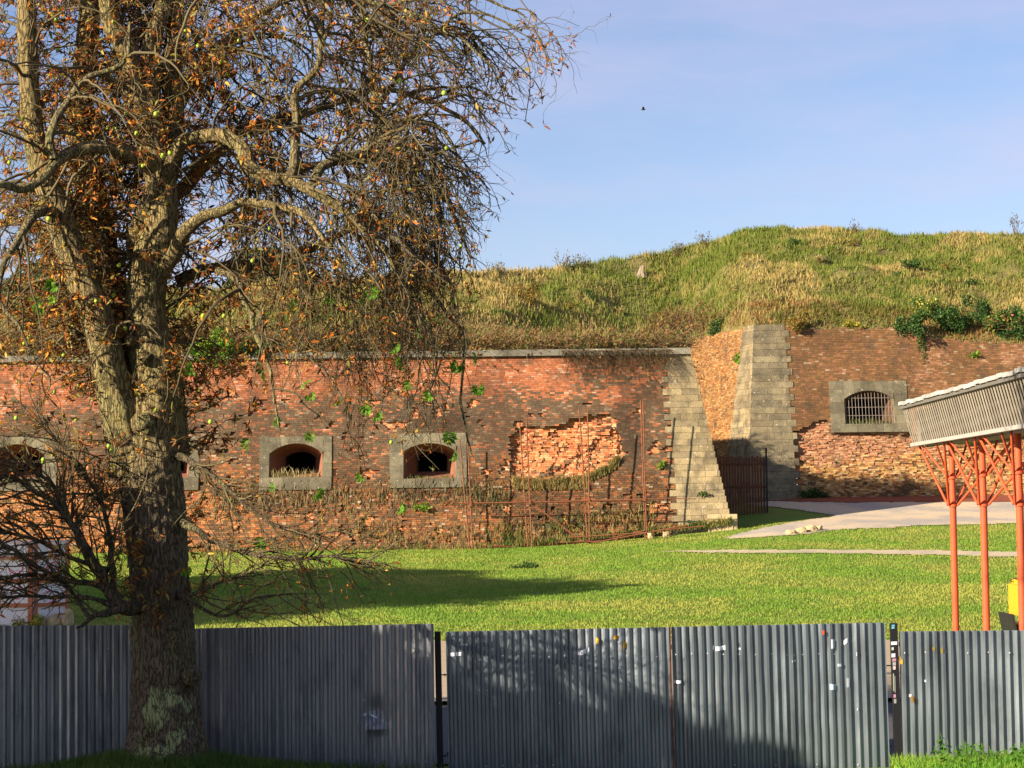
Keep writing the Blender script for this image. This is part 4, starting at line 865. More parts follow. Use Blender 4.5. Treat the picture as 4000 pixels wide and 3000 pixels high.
# ------------------------------------------------------------------ corrugated fence
YF = 29.0
def cor(x): # trapezoid profile
    p = .1085; t = (x/p) % 1.0
    return -.04*np.clip(np.minimum(t/.2, 1)-np.clip((t-.5)/.2, 0, 1), 0, 1)
def dents(x, z, L):
    d = np.zeros_like(x)
    for (cx, cz, rx, rz, a) in L: d += a*np.exp(-((x-cx)/rx)**2-((z-cz)/rz)**2)
    return d
def panel(px0, py0, px1, py1, lab, tone, dn=(), stickers=(), screws=(), sheets=(), yoff=0, lean=0):
    Yp = YF+yoff; A = P(px0, py0, Yp); B = P(px1, py1, Yp)
    base = (A+B)/2; t = thing('corrugated_panel', lab, 'fence panel', (base[0], Yp, 0), 'corrugated sheet metal fence panels')
    p = .1085; bp = np.array([0, .2, .5, .7])
    xs = np.unique(np.concatenate([[A[0], B[0]], (np.arange(math.floor(A[0]/p)-1, B[0]/p+2)[:, None]+bp).ravel()*p])); xs = xs[(xs >= A[0]) & (xs <= B[0])]
    zs = np.concatenate([[-.15], np.arange(.0, 1.7, .06), [1.0]]); zs = np.unique(np.linspace(-.15, 1, 44))
    top = A[2]+(B[2]-A[2])*(xs-A[0])/(B[0]-A[0])
    X = np.repeat(xs[None], len(zs), 0); Z = -.15+(top[None]+.15)*((zs[:, None]+.15)/1.15)
    cuts = [A[0]]+[P(s, 2700, Yp)[0] for s in sheets]+[B[0]]
    D = dents(X, Z, dn)
    n2 = fbm(np.c_[X.ravel(), Z.ravel()*.6], 1.6, 3, int(px0) % 50).reshape(X.shape)*.012
    Yg = Yp+cor(X+.012*fbm(np.c_[X.ravel()*0+int(px0) % 7, X.ravel()], 3.1, 2, 5).reshape(X.shape)+.004*fbm(np.c_[X.ravel(), Z.ravel()], 2, 2, 6).reshape(X.shape))+D+n2*.6+.0
    for ci in range(len(cuts)-1):
        k = (xs >= cuts[ci]-.03) & (xs <= cuts[ci+1]+.03); ii = np.where(k)[0]
        if len(ii) < 2: continue
        X_, Y_, Z_ = X[:, ii].copy(), Yg[:, ii]-.003*(ci % 2)-.002, Z[:, ii].copy()
        X_ += lean*(1.9-Z_)
        V = np.stack([X_, Y_, Z_], -1); nz_, nx_ = X_.shape
        V = np.concatenate([V.reshape(-1, 3), (V+[0, .0015, 0]).reshape(-1, 3)])
        a = np.arange(nz_*nx_).reshape(nz_, nx_); q = np.stack([a[:-1, :-1], a[:-1, 1:], a[1:, 1:], a[1:, :-1]], -1).reshape(-1, 4)
        c = np.tile(np.array(tone)*(1+.08*((ci*7) % 3-1)), (len(V), 1))
        mk('metal_sheet', V, [np.vstack([q, q[:, ::-1]+nz_*nx_])], MAT['metal'], t, c)
    for zz in (.25, 1.65):
        mb = MB(); mb.box((A[0], Yp+.012, zz-.03), (B[0]-.01, Yp+.052, zz+.03), (.03, .03, .03)); mb.build('rail', MAT['blackpost'], t)
    for (sx, sy) in screws:
        q = P(sx, sy, Yp); yy = Yp+float(cor(np.array([q[0]]))[0])-.006
        mb = MB(); mb.tube([(q[0], yy, q[2]), (q[0], yy-.008, q[2])], [.011, .006], 6, (.5, .52, .58)); mb.build('screw', MAT['clean'], t)
    for (x0, y0, x1, y1, col, rot) in stickers:
        a = P(x0, y0, Yp); b = P(x1, y1, Yp); xx = np.linspace(a[0], b[0], 9); z0, z1 = b[2], a[2]; zc = (z0+z1)/2; xc = (a[0]+b[0])/2
        yy = Yp+cor(xx)-.01; lo = np.full(9, z0); hi = np.full(9, z1); sl = rot*(xx-xc)
        if rot == 9: sl = 0*xx; hi = z1-.5*np.abs(xx-xc)*2; lo = z0+.0*xx   # pointed scrap
        V = np.vstack([np.c_[xx, yy, lo+sl], np.c_[xx, yy-.0005, hi+sl]]); i = np.arange(8)
        mk('sticker', V, np.stack([i, i+1, i+10, i+9], 1), MAT['clean'], t, np.tile(col, (18, 1)))
    return t
def srow(a, b, y, step=92): return [(x, y+random.uniform(-3, 3)) for x in np.arange(a, b, step)]
WHT = (.62, .64, .72); YEL2 = (.62, .33, .02)
panel(-260, 2446, 618, 2440, 'dark blue-grey sheet panel left of the chestnut trunk', (.28, .315, .35), screws=srow(75, 520, 2533, 88)+srow(30, 500, 2985, 92), yoff=.0)
panel(640, 2457, 1694, 2436, 'dark sheet panel with a torn dent between the trunk and the first gap', (.31, .325, .35), dn=[(-1.9, .85, .12, .16, .045), (-1.88, .62, .1, .06, -.05)],
      stickers=[(1420, 2785, 1432, 2795, WHT, .4), (1450, 2792, 1474, 2801, WHT, -.5), (1420, 2731, 1426, 2737, WHT, 0)], screws=srow(790, 1690, 2545, 92)+srow(1110, 1690, 2975, 92))
panel(1741, 2467, 2612, 2449, 'dappled sheet panel with three orange scraps, right of the first gap', (.21, .245, .28), sheets=[2360],
      stickers=[(1760, 2548, 1802, 2562, WHT, .05), (1796, 2515, 1826, 2521, (.4, .42, .45), .05), (1872, 2573, 1880, 2580, WHT, 0), (1872, 2690, 1880, 2698, WHT, 0), (1904, 2692, 1910, 2698, WHT, 0), (2264, 2538, 2290, 2556, WHT, .3), (2256, 2542, 2262, 2558, WHT, .0), (2296, 2528, 2301, 2544, WHT, 0), (2324, 2489, 2338, 2513, YEL2, 9), (2396, 2478, 2414, 2496, YEL2, 9), (2434, 2507, 2448, 2532, YEL2, .6), (2414, 2605, 2426, 2612, WHT, 0), (2182, 2742, 2187, 2748, WHT, 0)],
      screws=srow(1785, 2600, 2563, 60)+srow(1900, 2600, 2990, 65), lean=.012)
panel(2621, 2448, 3456, 2431, 'lighter sheet panel with many paper scraps, between brown seam and right gap', (.18, .215, .245), sheets=[2832, 3100],
      stickers=[(2785, 2522, 2790, 2536, WHT, 0), (2795, 2524, 2832, 2540, WHT, .12), (2884, 2530, 2892, 2538, WHT, 0), (2886, 2512, 2891, 2529, (.02, .02, .02), 0), (2634, 2658, 2638, 2668, WHT, 0), (2642, 2657, 2662, 2669, WHT, 0), (3244, 2497, 3260, 2533, WHT, 0), (3210, 2462, 3218, 2478, (.7, .08, .02), 0), (3295, 2497, 3308, 2514, WHT, .9), (3240, 2672, 3266, 2694, (.4, .5, .62), -.1), (3305, 2648, 3316, 2684, (.25, .28, .33), 0), (3342, 2545, 3348, 2562, WHT, 9), (3345, 2765, 3355, 2773, WHT, .3), (3380, 2610, 3390, 2680, (.3, .3, .25), 0), (3092, 2578, 3108, 2586, WHT, .2), (3100, 2555, 3104, 2563, WHT, 0), (3270, 2592, 3288, 2603, (.3, .34, .4), 0)],
      screws=srow(2640, 3440, 2555, 62)+srow(2870, 3440, 2985, 80), lean=.012)
panel(3512, 2466, 4250, 2459, 'bright sheet panel right of the black post behind the green weeds', (.23, .27, .3),
      stickers=[(3507, 2566, 3518, 2576, YEL2, 0), (3514, 2577, 3524, 2594, (.35, .22, .03), .4), (3608, 2654, 3616, 2664, WHT, 9), (3550, 2712, 3560, 2722, (.5, .5, .55), 0), (3556, 2722, 3580, 2744, (.18, .1, .02), -.8), (3640, 2527, 3650, 2540, (.14, .11, .02), 0), (3672, 2533, 3682, 2550, (.14, .11, .02), 0)], screws=srow(3532, 4000, 2548, 82))
t = thing('fence_post', 'black steel post left of the first narrow gap in the sheet fence', 'post', P(1712, 3000, YF+.06)*[1, 1, 0], 'posts of the sheet fence')
a = P(1697, 2467, YF+.1); b = P(1721, 2467, YF+.1)
mb = MB(); mb.box((a[0], YF+.06, -.2), (b[0], YF+.14, a[2]), T=lambda Q: Q+np.c_[.012*(1.9-Q[:, 2]), Q[:, 0]*0, Q[:, 0]*0]); mb.build('shaft', MAT['blackpost'], t)
for py in (2636, 2952):
    c0 = P(1730, py, YF+.05); mb = MB(); mb.tube([c0-[.05, 0, 0], c0+[.05, 0, 0]], .008, 6); mb.build('bolt', MAT['blackpost'], t); mb = MB(); mb.tube([c0+[.02, -.005, 0], c0+[.035, -.005, 0]], .018, 6); mb.build('nut', MAT['blackpost'], t)
t = thing('fence_post', 'black square post plastered with torn stickers at the right gap', 'post', P(3492, 3000, YF)*[1, 1, 0], 'posts of the sheet fence')
a = P(3478, 2435, YF-.02); b = P(3506, 2435, YF-.02)
mb = MB(); mb.box((a[0], YF-.02, -.2), (b[0], YF+.06, a[2]), T=lambda Q: Q+np.c_[.012*(1.9-Q[:, 2]), Q[:, 0]*0, Q[:, 0]*0]); mb.build('shaft', MAT['blackpost'], t)
R = random.Random(9)
for (x0, y0, x1, y1, col) in [(3480, 2506, 3504, 2519, WHT), (3482, 2528, 3491, 2540, (.4, .45, .4)), (3481, 2552, 3497, 2568, (.5, .52, .58)), (3484, 2572, 3500, 2584, (.35, .2, .25)), (3486, 2586, 3499, 2600, (.3, .3, .3)), (3487, 2602, 3498, 2616, (.5, .4, .4)), (3487, 2630, 3492, 2700, (.3, .36, .25)), (3493, 2640, 3497, 2706, (.3, .3, .28)), (3489, 2712, 3498, 2726, (.45, .2, .3)), (3490, 2730, 3500, 2748, (.25, .25, .25)), (3483, 2440, 3495, 2448, (.1, .35, .5)), (3482, 2449, 3494, 2456, (.15, .4, .5))]:
    a = P(x0, y0, YF-.024); b = P(x1, y1, YF-.024); o_ = .012*(1.9-(a[2]+b[2])/2)
    mk('sticker', [(a[0]+o_*.4, YF-.0235, b[2]), (b[0]+o_*.4, YF-.0235, b[2]+.003), (b[0]+o_*.4, YF-.0235, a[2]), (a[0]+o_*.4, YF-.0235, a[2]-.003)], np.array([[0, 1, 2, 3]]), MAT['clean'], t, np.tile(col, (4, 1)))
for py in (2600, 2915):
    c0 = P(3468, py, YF+.02); mb = MB(); mb.tube([c0-[.06, 0, 0], c0+[.05, 0, 0]], .008, 6); mb.build('bolt', MAT['blackpost'], t)
t = thing('fence_post', 'narrow brown seam post joining the dappled and the lighter sheet panels', 'post', P(2616, 3000, YF)*[1, 1, 0], 'posts of the sheet fence')
a = P(2611, 2447, YF-.03); mb = MB(); mb.box((a[0], YF-.034, -.2), (a[0]+.03, YF-.002, a[2]), T=lambda Q: Q+np.c_[.012*(1.9-Q[:, 2]), Q[:, 0]*0, Q[:, 0]*0]); mb.build('shaft', MAT['wood'], t)
# ------------------------------------------------------------------ the chestnut tree
r = np.random.default_rng(11)
YT = 27.6
TB = P(650, 2975, YT); tree = thing('chestnut_tree', 'huge old horse chestnut with furrowed trunk, shrivelled brown leaves and drooping twigs', 'tree', (TB[0], YT, G(TB[0], YT)))
M1 = YT/FPX    # metres per photo pixel at the trunk
def limb(pts, n=60, wk=1.0):
    """pts: (px,py,halfwidth_px,depth offset m)"""
    q = np.array(pts, float); Pp = np.array([P(a, b, YT+d) for a, b, c, d in q]); R_ = q[:, 2]*M1*(YT+q[:, 3])/YT*wk
    L_ = np.concatenate([[0], np.cumsum(np.linalg.norm(np.diff(Pp, axis=0), axis=1))]); s = np.linspace(0, L_[-1], n)
    # smooth (catmull) interpolation
    def cm(A):
        out = []
        for k in s:
            i = min(np.searchsorted(L_, k, 'right')-1, len(L_)-2); f = (k-L_[i])/(L_[i+1]-L_[i]+1e-9)
            p0 = A[max(i-1, 0)]; p1 = A[i]; p2 = A[i+1]; p3 = A[min(i+2, len(A)-1)]
            out.append(.5*((2*p1)+(-p0+p2)*f+(2*p0-5*p1+4*p2-p3)*f*f+(-p0+3*p1-3*p2+p3)*f**3))
        return np.array(out)
    return cm(Pp), np.maximum(cm(R_), .006)
TR = dict(
 trunk=[(650, 3010, 168, 0), (648, 2940, 148, 0), (645, 2800, 130, 0), (642, 2600, 122, 0), (638, 2440, 118, 0), (620, 2200, 119, 0), (606, 2000, 128, 0), (585, 1820, 126, 0), (565, 1680, 118, 0), (550, 1560, 100, .1), (540, 1480, 90, .15)],
 stemL=[(520, 1850, 80, -.05), (485, 1650, 75, -.1), (440, 1500, 62, -.15), (405, 1350, 55, -.2), (365, 1200, 55, -.25), (310, 1050, 52, -.3), (260, 920, 50, -.35), (215, 800, 46, -.4), (150, 620, 38, -.4), (120, 420, 36, -.4), (108, 200, 34, -.4), (100, -60, 30, -.4), (80, -400, 22, -.4)],
 stemM=[(470, 1500, 60, .5), (430, 1250, 62, .6), (395, 1000, 62, .7), (370, 850, 60, .7), (335, 650, 52, .7), (310, 450, 45, .7), (335, 200, 38, .7), (355, -50, 32, .7), (350, -400, 24, .7)],
 stemC=[(590, 1720, 110, .1), (610, 1500, 88, .1), (575, 1300, 74, .1), (570, 1150, 70, .1), (600, 1000, 68, .1), (625, 880, 60, .1), (632, 720, 50, .1), (600, 600, 56, .1), (570, 480, 56, .1), (520, 330, 40, .1), (500, 200, 38, .1), (440, 100, 32, .1), (415, -60, 26, .1), (390, -400, 18, .1)],
 stemC2=[(600, 640, 44, .3), (590, 470, 40, .3), (588, 300, 36, .3), (600, 150, 30, .3), (640, 20, 26, .3), (660, -150, 22, .3)],
 stemC3=[(640, 700, 44, .5), (672, 560, 44, .5), (675, 400, 40, .5), (672, 250, 36, .5), (690, 60, 28, .5), (700, -300, 20, .5)],
 dark=[(690, 1800, 60, .35), (680, 1550, 56, .4), (625, 1300, 44, .35), (590, 1150, 36, .2), (545, 1040, 30, .2), (520, 950, 30, .1), (560, 830, 32, 0), (615, 700, 28, -.1)],
 forkS=[(590, 1130, 34, .1), (640, 1050, 38, -.15), (690, 960, 36, -.35), (735, 890, 32, -.5), (790, 835, 26, -.6), (870, 808, 22, -.7), (960, 770, 18, -.9), (1080, 790, 15, -1.2), (1200, 850, 12, -1.5), (1290, 960, 9, -1.8)],
 armL=[(610, 650, 42, -.3), (560, 612, 40, -.5), (482, 590, 36, -.7), (390, 578, 32, -.9), (301, 588, 28, -1.1), (220, 622, 26, -1.3), (150, 700, 22, -1.5), (90, 730, 18, -1.7), (0, 720, 15, -2), (-120, 760, 12, -2.3)],
 armL2=[(215, 625, 20, -1.3), (190, 520, 17, -1.3), (240, 420, 15, -1.2), (330, 320, 13, -1.1), (440, 270, 11, -1.0), (505, 210, 9, -1.0), (505, 80, 8, -1.0)],
 armR=[(640, 720, 30, .0), (690, 610, 34, -.1), (753, 560, 34, -.2), (856, 530, 32, -.3), (934, 575, 34, -.4), (985, 645, 34, -.5), (1060, 690, 30, -.6), (1115, 697, 28, -.7), (1205, 735, 24, -.8), (1290, 800, 20, -.9), (1400, 860, 16, -1.0), (1500, 950, 13, -1.1), (1560, 1060, 10, -1.1)],
 armRu=[(1130, 690, 22, -.7), (1157, 600, 20, -.7), (1160, 480, 18, -.7), (1160, 362, 16, -.7), (1242, 265, 13, -.7), (1258, 120, 11, -.7), (1270, -60, 9, -.7)],
 armRr=[(1205, 735, 20, -.8), (1260, 665, 19, -.6), (1320, 625, 18, -.5), (1400, 600, 17, -.4), (1462, 560, 16, -.3), (1540, 480, 13, -.2), (1630, 474, 10, -.1), (1739, 512, 8, 0), (1800, 640, 6, 0), (1830, 730, 5, 0)],
 up2=[(1440, 600, 16, 1.0), (1470, 540, 20, 1.0), (1474, 440, 19, 1.0), (1460, 330, 16, 1.0), (1440, 200, 12, 1.0), (1425, 60, 10, 1.0), (1430, -150, 8, 1.0)],
 up3=[(1474, 430, 12, 1.0), (1520, 360, 11, 1.1), (1590, 230, 10, 1.2), (1700, 130, 8, 1.4), (1800, 60, 7, 1.5), (1900, 60, 5, 1.5), (2040, 120, 4, 1.5)],
 mid=[(700, 1100, 26, .6), (830, 1050, 20, .7), (964, 1036, 18, .8), (1100, 1000, 16, .9), (1250, 960, 14, 1.0), (1400, 880, 12, 1.1), (1580, 870, 11, 1.2), (1640, 960, 10, 1.2), (1665, 1110, 9, 1.2), (1763, 1241, 7, 1.2), (1811, 1320, 6, 1.2), (1805, 1540, 5, 1.2), (1841, 1783, 3.5, 1.2)],
 mid2=[(850, 1060, 14, -.4), (930, 1110, 13, -.5), (995, 1290, 10, -.6), (1040, 1400, 8, -.7), (1060, 1560, 6, -.8), (1090, 1680, 4, -.8)],
 back1=[(680, 760, 30, 1.2), (800, 640, 26, 1.8), (960, 520, 22, 2.4), (1120, 460, 18, 2.9), (1300, 400, 14, 3.3), (1500, 360, 11, 3.6), (1750, 420, 8, 3.8), (1900, 560, 5, 3.9)],
 back2=[(690, 420, 26, 1.0), (800, 250, 22, 1.5), (920, 120, 18, 2), (1080, 20, 14, 2.5), (1300, -60, 11, 2.8), (1550, -80, 9, 3), (1800, -40, 7, 3), (2050, 60, 4, 3)],
 fr3=[(600, -100, 26, -.5), (760, -160, 20, -1.2), (950, -100, 16, -2), (1200, -60, 12, -2.4), (1500, 20, 9, -2.6), (1750, 120, 7, -2.7), (1930, 260, 4, -2.8)],
 rt4=[(1100, 690, 18, .4), (1250, 640, 15, .7), (1420, 640, 13, .8), (1560, 620, 11, .9), (1700, 700, 9, .9), (1780, 850, 7, .9), (1840, 1010, 4, .9)],
 bl1=[(270, 950, 26, .6), (180, 900, 22, 1.2), (80, 860, 18, 1.8), (-60, 900, 14, 2.2), (-200, 1050, 9, 2.6)],
 bl2=[(240, 860, 24, -.6), (150, 830, 20, -1), (60, 960, 14, -1.5), (20, 1040, 12, -1.7), (0, 1180, 9, -1.8), (70, 1270, 7, -1.8), (120, 1370, 5, -1.8), (185, 1470, 4, -1.8), (190, 1530, 3, -1.8)],
 lowR=[(640, 2010, 20, .0), (760, 2060, 15, -.4), (844, 2112, 12, -.5), (964, 2155, 10, -.6), (1055, 2175, 8.5, -.7), (1180, 2183, 7, -.7), (1300, 2170, 5.5, -.8), (1400, 2195, 4.5, -.8), (1512, 2213, 3, -.8)],
 lowR2=[(670, 2300, 14, -.2), (790, 2370, 8, -.6), (880, 2400, 6, -.7), (980, 2345, 5, -.8), (1080, 2330, 4, -.8), (1150, 2318, 2.5, -.8)],
 lowR3=[(680, 2340, 12, -.2), (800, 2300, 7, -.6), (880, 2270, 5, -.6), (960, 2240, 4, -.7), (1060, 2200, 3, -.7)],
 lowR4=[(620, 1770, 20, .0), (760, 1810, 12, -.4), (840, 1860, 9, -.6), (950, 1960, 7, -.8), (1060, 2040, 5, -.9), (1180, 2090, 4, -.9), (1300, 2080, 3, -.9)],
 lf1=[(530, 2370, 32, -.3), (470, 2365, 26, -.5), (420, 2290, 20, -.6), (380, 2210, 18, -.7), (330, 2120, 16, -.8), (270, 2040, 13, -.8), (200, 1960, 11, -.9), (120, 1900, 8, -.9), (20, 1860, 6, -.9)],
 lf2=[(470, 2340, 20, -.5), (440, 2280, 14, -.5), (430, 2150, 11, -.5), (410, 2030, 9, -.5), (370, 1930, 8, -.5), (330, 1850, 7, -.5), (270, 1760, 5, -.5), (140, 1640, 4, -.5), (60, 1560, 3, -.5)],
 lf3=[(460, 2340, 20, -.5), (370, 2280, 12, -.7), (250, 2260, 10, -.9), (130, 2200, 9, -1), (0, 2115, 8, -1.1), (-100, 2060, 6, -1.1)],
 lf4=[(450, 2370, 16, -.5), (350, 2330, 8, -.7), (200, 2335, 7, -.8), (60, 2328, 6, -.9), (-80, 2330, 4, -1)],
 lf5=[(400, 2250, 12, -.6), (340, 2180, 10, -.6), (290, 2060, 9, -.5), (240, 1960, 8, -.4), (180, 1880, 7, -.4), (60, 1800, 5, -.4)],
 lf6=[(500, 2360, 22, -.5), (440, 2385, 16, -.6), (370, 2412, 11, -.7), (320, 2440, 7, -.8), (295, 2452, 4, -.8)],
 lf7=[(360, 2420, 10, -.7), (300, 2350, 8, -.7), (230, 2270, 7, -.7), (120, 2240, 6, -.8), (20, 2260, 4, -.9)],
 lf8=[(430, 2230, 12, -.5), (300, 2180, 9, -.5), (180, 2120, 8, -.5), (60, 2080, 6, -.5), (-40, 2060, 5, -.5)],
)
BIG = ('trunk', 'stemL', 'stemM', 'stemC', 'stemC2', 'stemC3', 'dark', 'armL', 'armR', 'forkS')
LIM = {}
def barktube(Pp, R_, n, amp, seed):
    V, F = tubes(Pp[None], R_[None], n, ref=(0.05, 1, .1)); K = len(Pp)
    cen = np.repeat(Pp, n, 0); rad = np.repeat(R_, n); dirv = norm(V-cen)
    ang = np.tile(np.arange(n)*2*np.pi/n, K); s = np.repeat(np.concatenate([[0], np.cumsum(np.linalg.norm(np.diff(Pp, axis=0), axis=1))]), n)
    a3 = np.c_[np.cos(ang)*rad, np.sin(ang)*rad, s*.28]
    ridg = 1-np.abs(vn(a3, 14, seed))*1.0; ridg2 = 1-np.abs(vn(a3+vn(a3, 6, seed+2)[:, None]*.03, 27, seed+1))
    big = vn(np.c_[np.cos(ang), np.sin(ang), s*.8], 1.2, seed+5)*.10*rad + vn(np.c_[np.cos(ang)*2.4, np.sin(ang)*2.4, s*.4], 1, seed+7)*.05*rad
    V = V+dirv*(big+amp*((ridg-.6)*1.0+(ridg2-.6)*.6))[:, None]
    return V, F
tb = MB()
for i, (k, pts) in enumerate(TR.items()):
    ln = sum(math.hypot(a[0]-b[0], a[1]-b[1]) for a, b in zip(pts[:-1], pts[1:]))*M1
    if k in BIG:
        Pp, R_ = limb(pts, int(ln/.03), 1.12 if k.startswith('stem') else .8 if k != 'trunk' else .97)
        if k in ('armL', 'armR', 'forkS'):
            ii = np.arange(len(Pp))*.05; Pp = Pp+np.stack([vn(np.c_[ii, ii*0+i*3.3+q], 1, q)+.5*vn(np.c_[ii*2.3, ii*0+i+q], 1, q+4) for q in (1, 2, 3)], 1)*.055; R_ = R_*(1+.14*vn(np.c_[ii*1.6, ii*0+i], 1, 9))
        LIM[k] = (Pp, R_)
        n = 110 if k in ('trunk',) else 64 if k.startswith('stem') or k == 'dark' else 40
        V, F = barktube(Pp, R_, n, .042 if k == 'trunk' else .018 if k.startswith('stem') or k == 'dark' else .01, i)
        if k == 'trunk':   # root flare, burr and hollow
            z = V[:, 2]-TB[2]; d = V-np.array([TB[0], YT, 0]); ang = np.arctan2(d[:, 1], d[:, 0]); fl = np.exp(-np.clip(z, 0, 9)/.35)*(.06+.08*np.maximum(0, np.sin(ang*3+1)))
            V[:, :2] += norm(d[:, :2])*fl[:, None]
        tb.add(V, F)
    else:
        pts = [(a+(random.uniform(-6, 6) if 0 < j < len(pts)-1 else 0), b+(random.uniform(-6, 6) if 0 < j < len(pts)-1 else 0), c, d) for j, (a, b, c, d) in enumerate(pts)]
        Pp, R_ = limb(pts, max(20, int(ln/.07)))
        wob = np.stack([vn(np.c_[Pp[:, :2]*0+i*9.1, Pp[:, 2]*0+np.arange(len(Pp))*.35], 1, q) for q in (1, 2, 3)], 1)
        Pp = Pp+wob*np.minimum(R_*1.1, .035)[:, None]; LIM[k] = (Pp, R_)
for j, (px, py, s, dy) in enumerate([(565, 1655, 42, -.38), (560, 1395, 26, -.25), (745, 2640, 40, -.28), (510, 1330, 24, -.2), (755, 1500, 0, 0)]):   # burrs on the trunk
    if s == 0: continue
    bm = bmesh.new(); bmesh.ops.create_icosphere(bm, subdivisions=4, radius=1); V = np.array([v.co for v in bm.verts]); F = np.array([[v.index for v in f.verts] for f in bm.faces]); bm.free()
    tb.add(P(px, py, YT+dy)+V*(s*M1)*(1+.25*vn(V, 2.5, j))[:, None], F)
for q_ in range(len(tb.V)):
    hz = sst(3.0, 5.2, tb.V[q_][:, 2])[:, None]; tb.C[q_] = np.array([(.19, .145, .085)])*(1-hz)+np.array([(.31, .235, .095)])*hz  # shade below and sun above put into bark colour, besides darker old bark
v_ = tb.V[0]; n_ = fbm(v_, 4, 3, 33)
for (lx, ly, rz_) in ((655, 2800, .33), (560, 2930, .2), (640, 2920, .16), (700, 2690, .1)):   # pale green lichen crust near the foot
    d_ = np.linalg.norm((v_-P(lx, ly, YT-.42))*[1.3, 1, .8], axis=1)/rz_
    tb.C[0] = np.where(((d_ < 1+n_*.8) & (n_ > -.12))[:, None], np.array([(.42, .46, .2)]), tb.C[0])
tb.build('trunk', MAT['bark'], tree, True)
# secondary limbs as tubes
def env(p):
    """crown envelope: keep twigs whose radius from the trunk axis is inside the crown outline at that height"""
    ax = TB[0]; R0 = np.hypot(p[:, 0]-ax, (p[:, 1]-YT)*1.12); z = p[:, 2]
    zz = [3.9, 4.6, 5.3, 6.2, 6.9, 7.5, 8.1, 8.8, 9.6, 10.3, 12]; rr = [4.0, 4.2, 4.15, 4.1, 4.3, 4.6, 4.9, 5.4, 6.0, 6.0, 5.6]
    nn = fbm(p, .75, 3, 61)*1.0
    px, py = proj(p)
    low = np.interp(px, [0, 350, 760, 1000, 1300, 1500, 1800, 1950], [1450, 1560, 1640, 1600, 1760, 1830, 1850, 1550])
    return (R0 < np.interp(z, zz, rr)+nn) & (py < low+nn*160) & (z < 11.6)
def spawn(PP, RR, n, tmin, tmax, Lmin, Lmax, amin, amax, grav, wig, K, rs, r, rad=None, upturn=0, out=.3, wts=None):
    N, K0, _ = PP.shape
    pi = r.integers(0, N, n) if wts is None else r.choice(N, n, p=wts/wts.sum()); t = (tmin+(tmax-tmin)*r.random(n))*(K0-1); i = np.clip(t.astype(int), 0, K0-2); f = (t-i)[:, None]
    st = PP[pi, i]*(1-f)+PP[pi, i+1]*f; R0 = RR[pi, i]
    T = norm(PP[pi, i+1]-PP[pi, i]); rnd = norm(np.cross(T, r.normal(size=(n, 3)))); a = np.radians(amin+(amax-amin)*r.random(n))[:, None]
    d = T*np.cos(a)+rnd*np.sin(a)
    o = st-[TB[0], YT, 0]; o[:, 2] = 0; d = norm(d+norm(o)*out)
    Ln = Lmin+(Lmax-Lmin)*r.random(n); step = (Ln/(K-1))[:, None]; pts = [st]; p = st
    for k in range(1, K):
        fr_ = k/(K-1)
        d = norm(d+r.normal(size=(n, 3))*wig+np.array([0, 0, -1.])*(grav*(1-upturn*fr_*1.6)))
        p = p+d*step; pts.append(p)
    PT = np.stack(pts, 1); r0 = np.minimum(R0*.7, rs[0]*(.7+.6*r.random(n)))
    RD = r0[:, None]*np.linspace(1, rs[1], K)[None]
    return PT, RD
names = [k for k in LIM if k != 'trunk']
K0 = 40
def resamp(Pp, K): 
    i = np.linspace(0, len(Pp)-1, K); a = i.astype(int); a = np.minimum(a, len(Pp)-2); f = (i-a)
    return Pp[a]*(1-f)[:, None]+Pp[a+1]*f[:, None] if Pp.ndim == 2 else Pp[a]*(1-f)+Pp[a+1]*f
LP = np.stack([resamp(LIM[k][0], K0) for k in names]); LR = np.stack([resamp(LIM[k][1], K0) for k in names])
low = np.array([k.startswith('lf') or k.startswith('lowR') for k in names]); thick = np.array([k in BIG for k in names])
Lg = np.linalg.norm(np.diff(LP, axis=1), axis=2).sum(1)
def filt(A, B, fn=env, m=.75, front=.6, thin=0):
    m_ = A[:, A.shape[1]//2]; k = fn(A[:, -1]) & fn(m_); px, py = proj(m_)
    fr_ = np.where((px > 60) & (px < 770), (m_[:, 1] < YT-.3)*min(front*.98, .85), (m_[:, 1] < YT-.5)*np.where(px < 900, front, front*.55))      # fewer twigs between the lens side and the stems
    k &= r.random(len(A)) > fr_
    k &= ~(r.random(len(A)) < thin*np.interp(px, [800, 1000, 1350, 2000], [0, .8, 1.1, 1.3]))
    k &= ~((px < -60) & (r.random(len(A)) < .6))
    return A[k], B[k]
# crown
up_i = ~low
A1, B1 = spawn(LP[up_i], LR[up_i], 520, .12, 1, 1.0, 2.3, 35, 80, .10, .16, 12, (.024, .35), r, out=.35, wts=Lg[up_i]*np.where(thick[up_i], .7, 1.2)); A1, B1 = filt(A1, B1)
A2, B2 = spawn(A1, B1, 2500, .12, 1, .5, 1.35, 30, 80, .13, .25, 11, (.0135, .4), r, upturn=.3, out=.25); A2, B2 = filt(A2, B2, thin=.25)
A3, B3 = spawn(A2, B2, 14000, .1, 1, .2, .55, 30, 85, .08, .32, 7, (.0085, .5), r, upturn=1.0, out=.15); A3, B3 = filt(A3, B3, thin=.48)
# drooping curtains on the right
cx = (proj(A1[:, -1])[0] > 1000); cy = proj(A1[:, -1])[1] > 600; cc_ = np.where(cx & cy)[0]
A4, B4 = spawn(A1[cc_], B1[cc_], 240, .4, 1, 1.0, 2.8, 30, 80, .42, .26, 20, (.015, .4), r, upturn=.25, out=.12); A4, B4 = filt(A4, B4, front=.3)
A5, B5 = spawn(A4, B4, 3000, .1, 1, .2, .65, 25, 60, .1, .2, 6, (.0095, .5), r, upturn=1, out=.1); A5, B5 = filt(A5, B5)
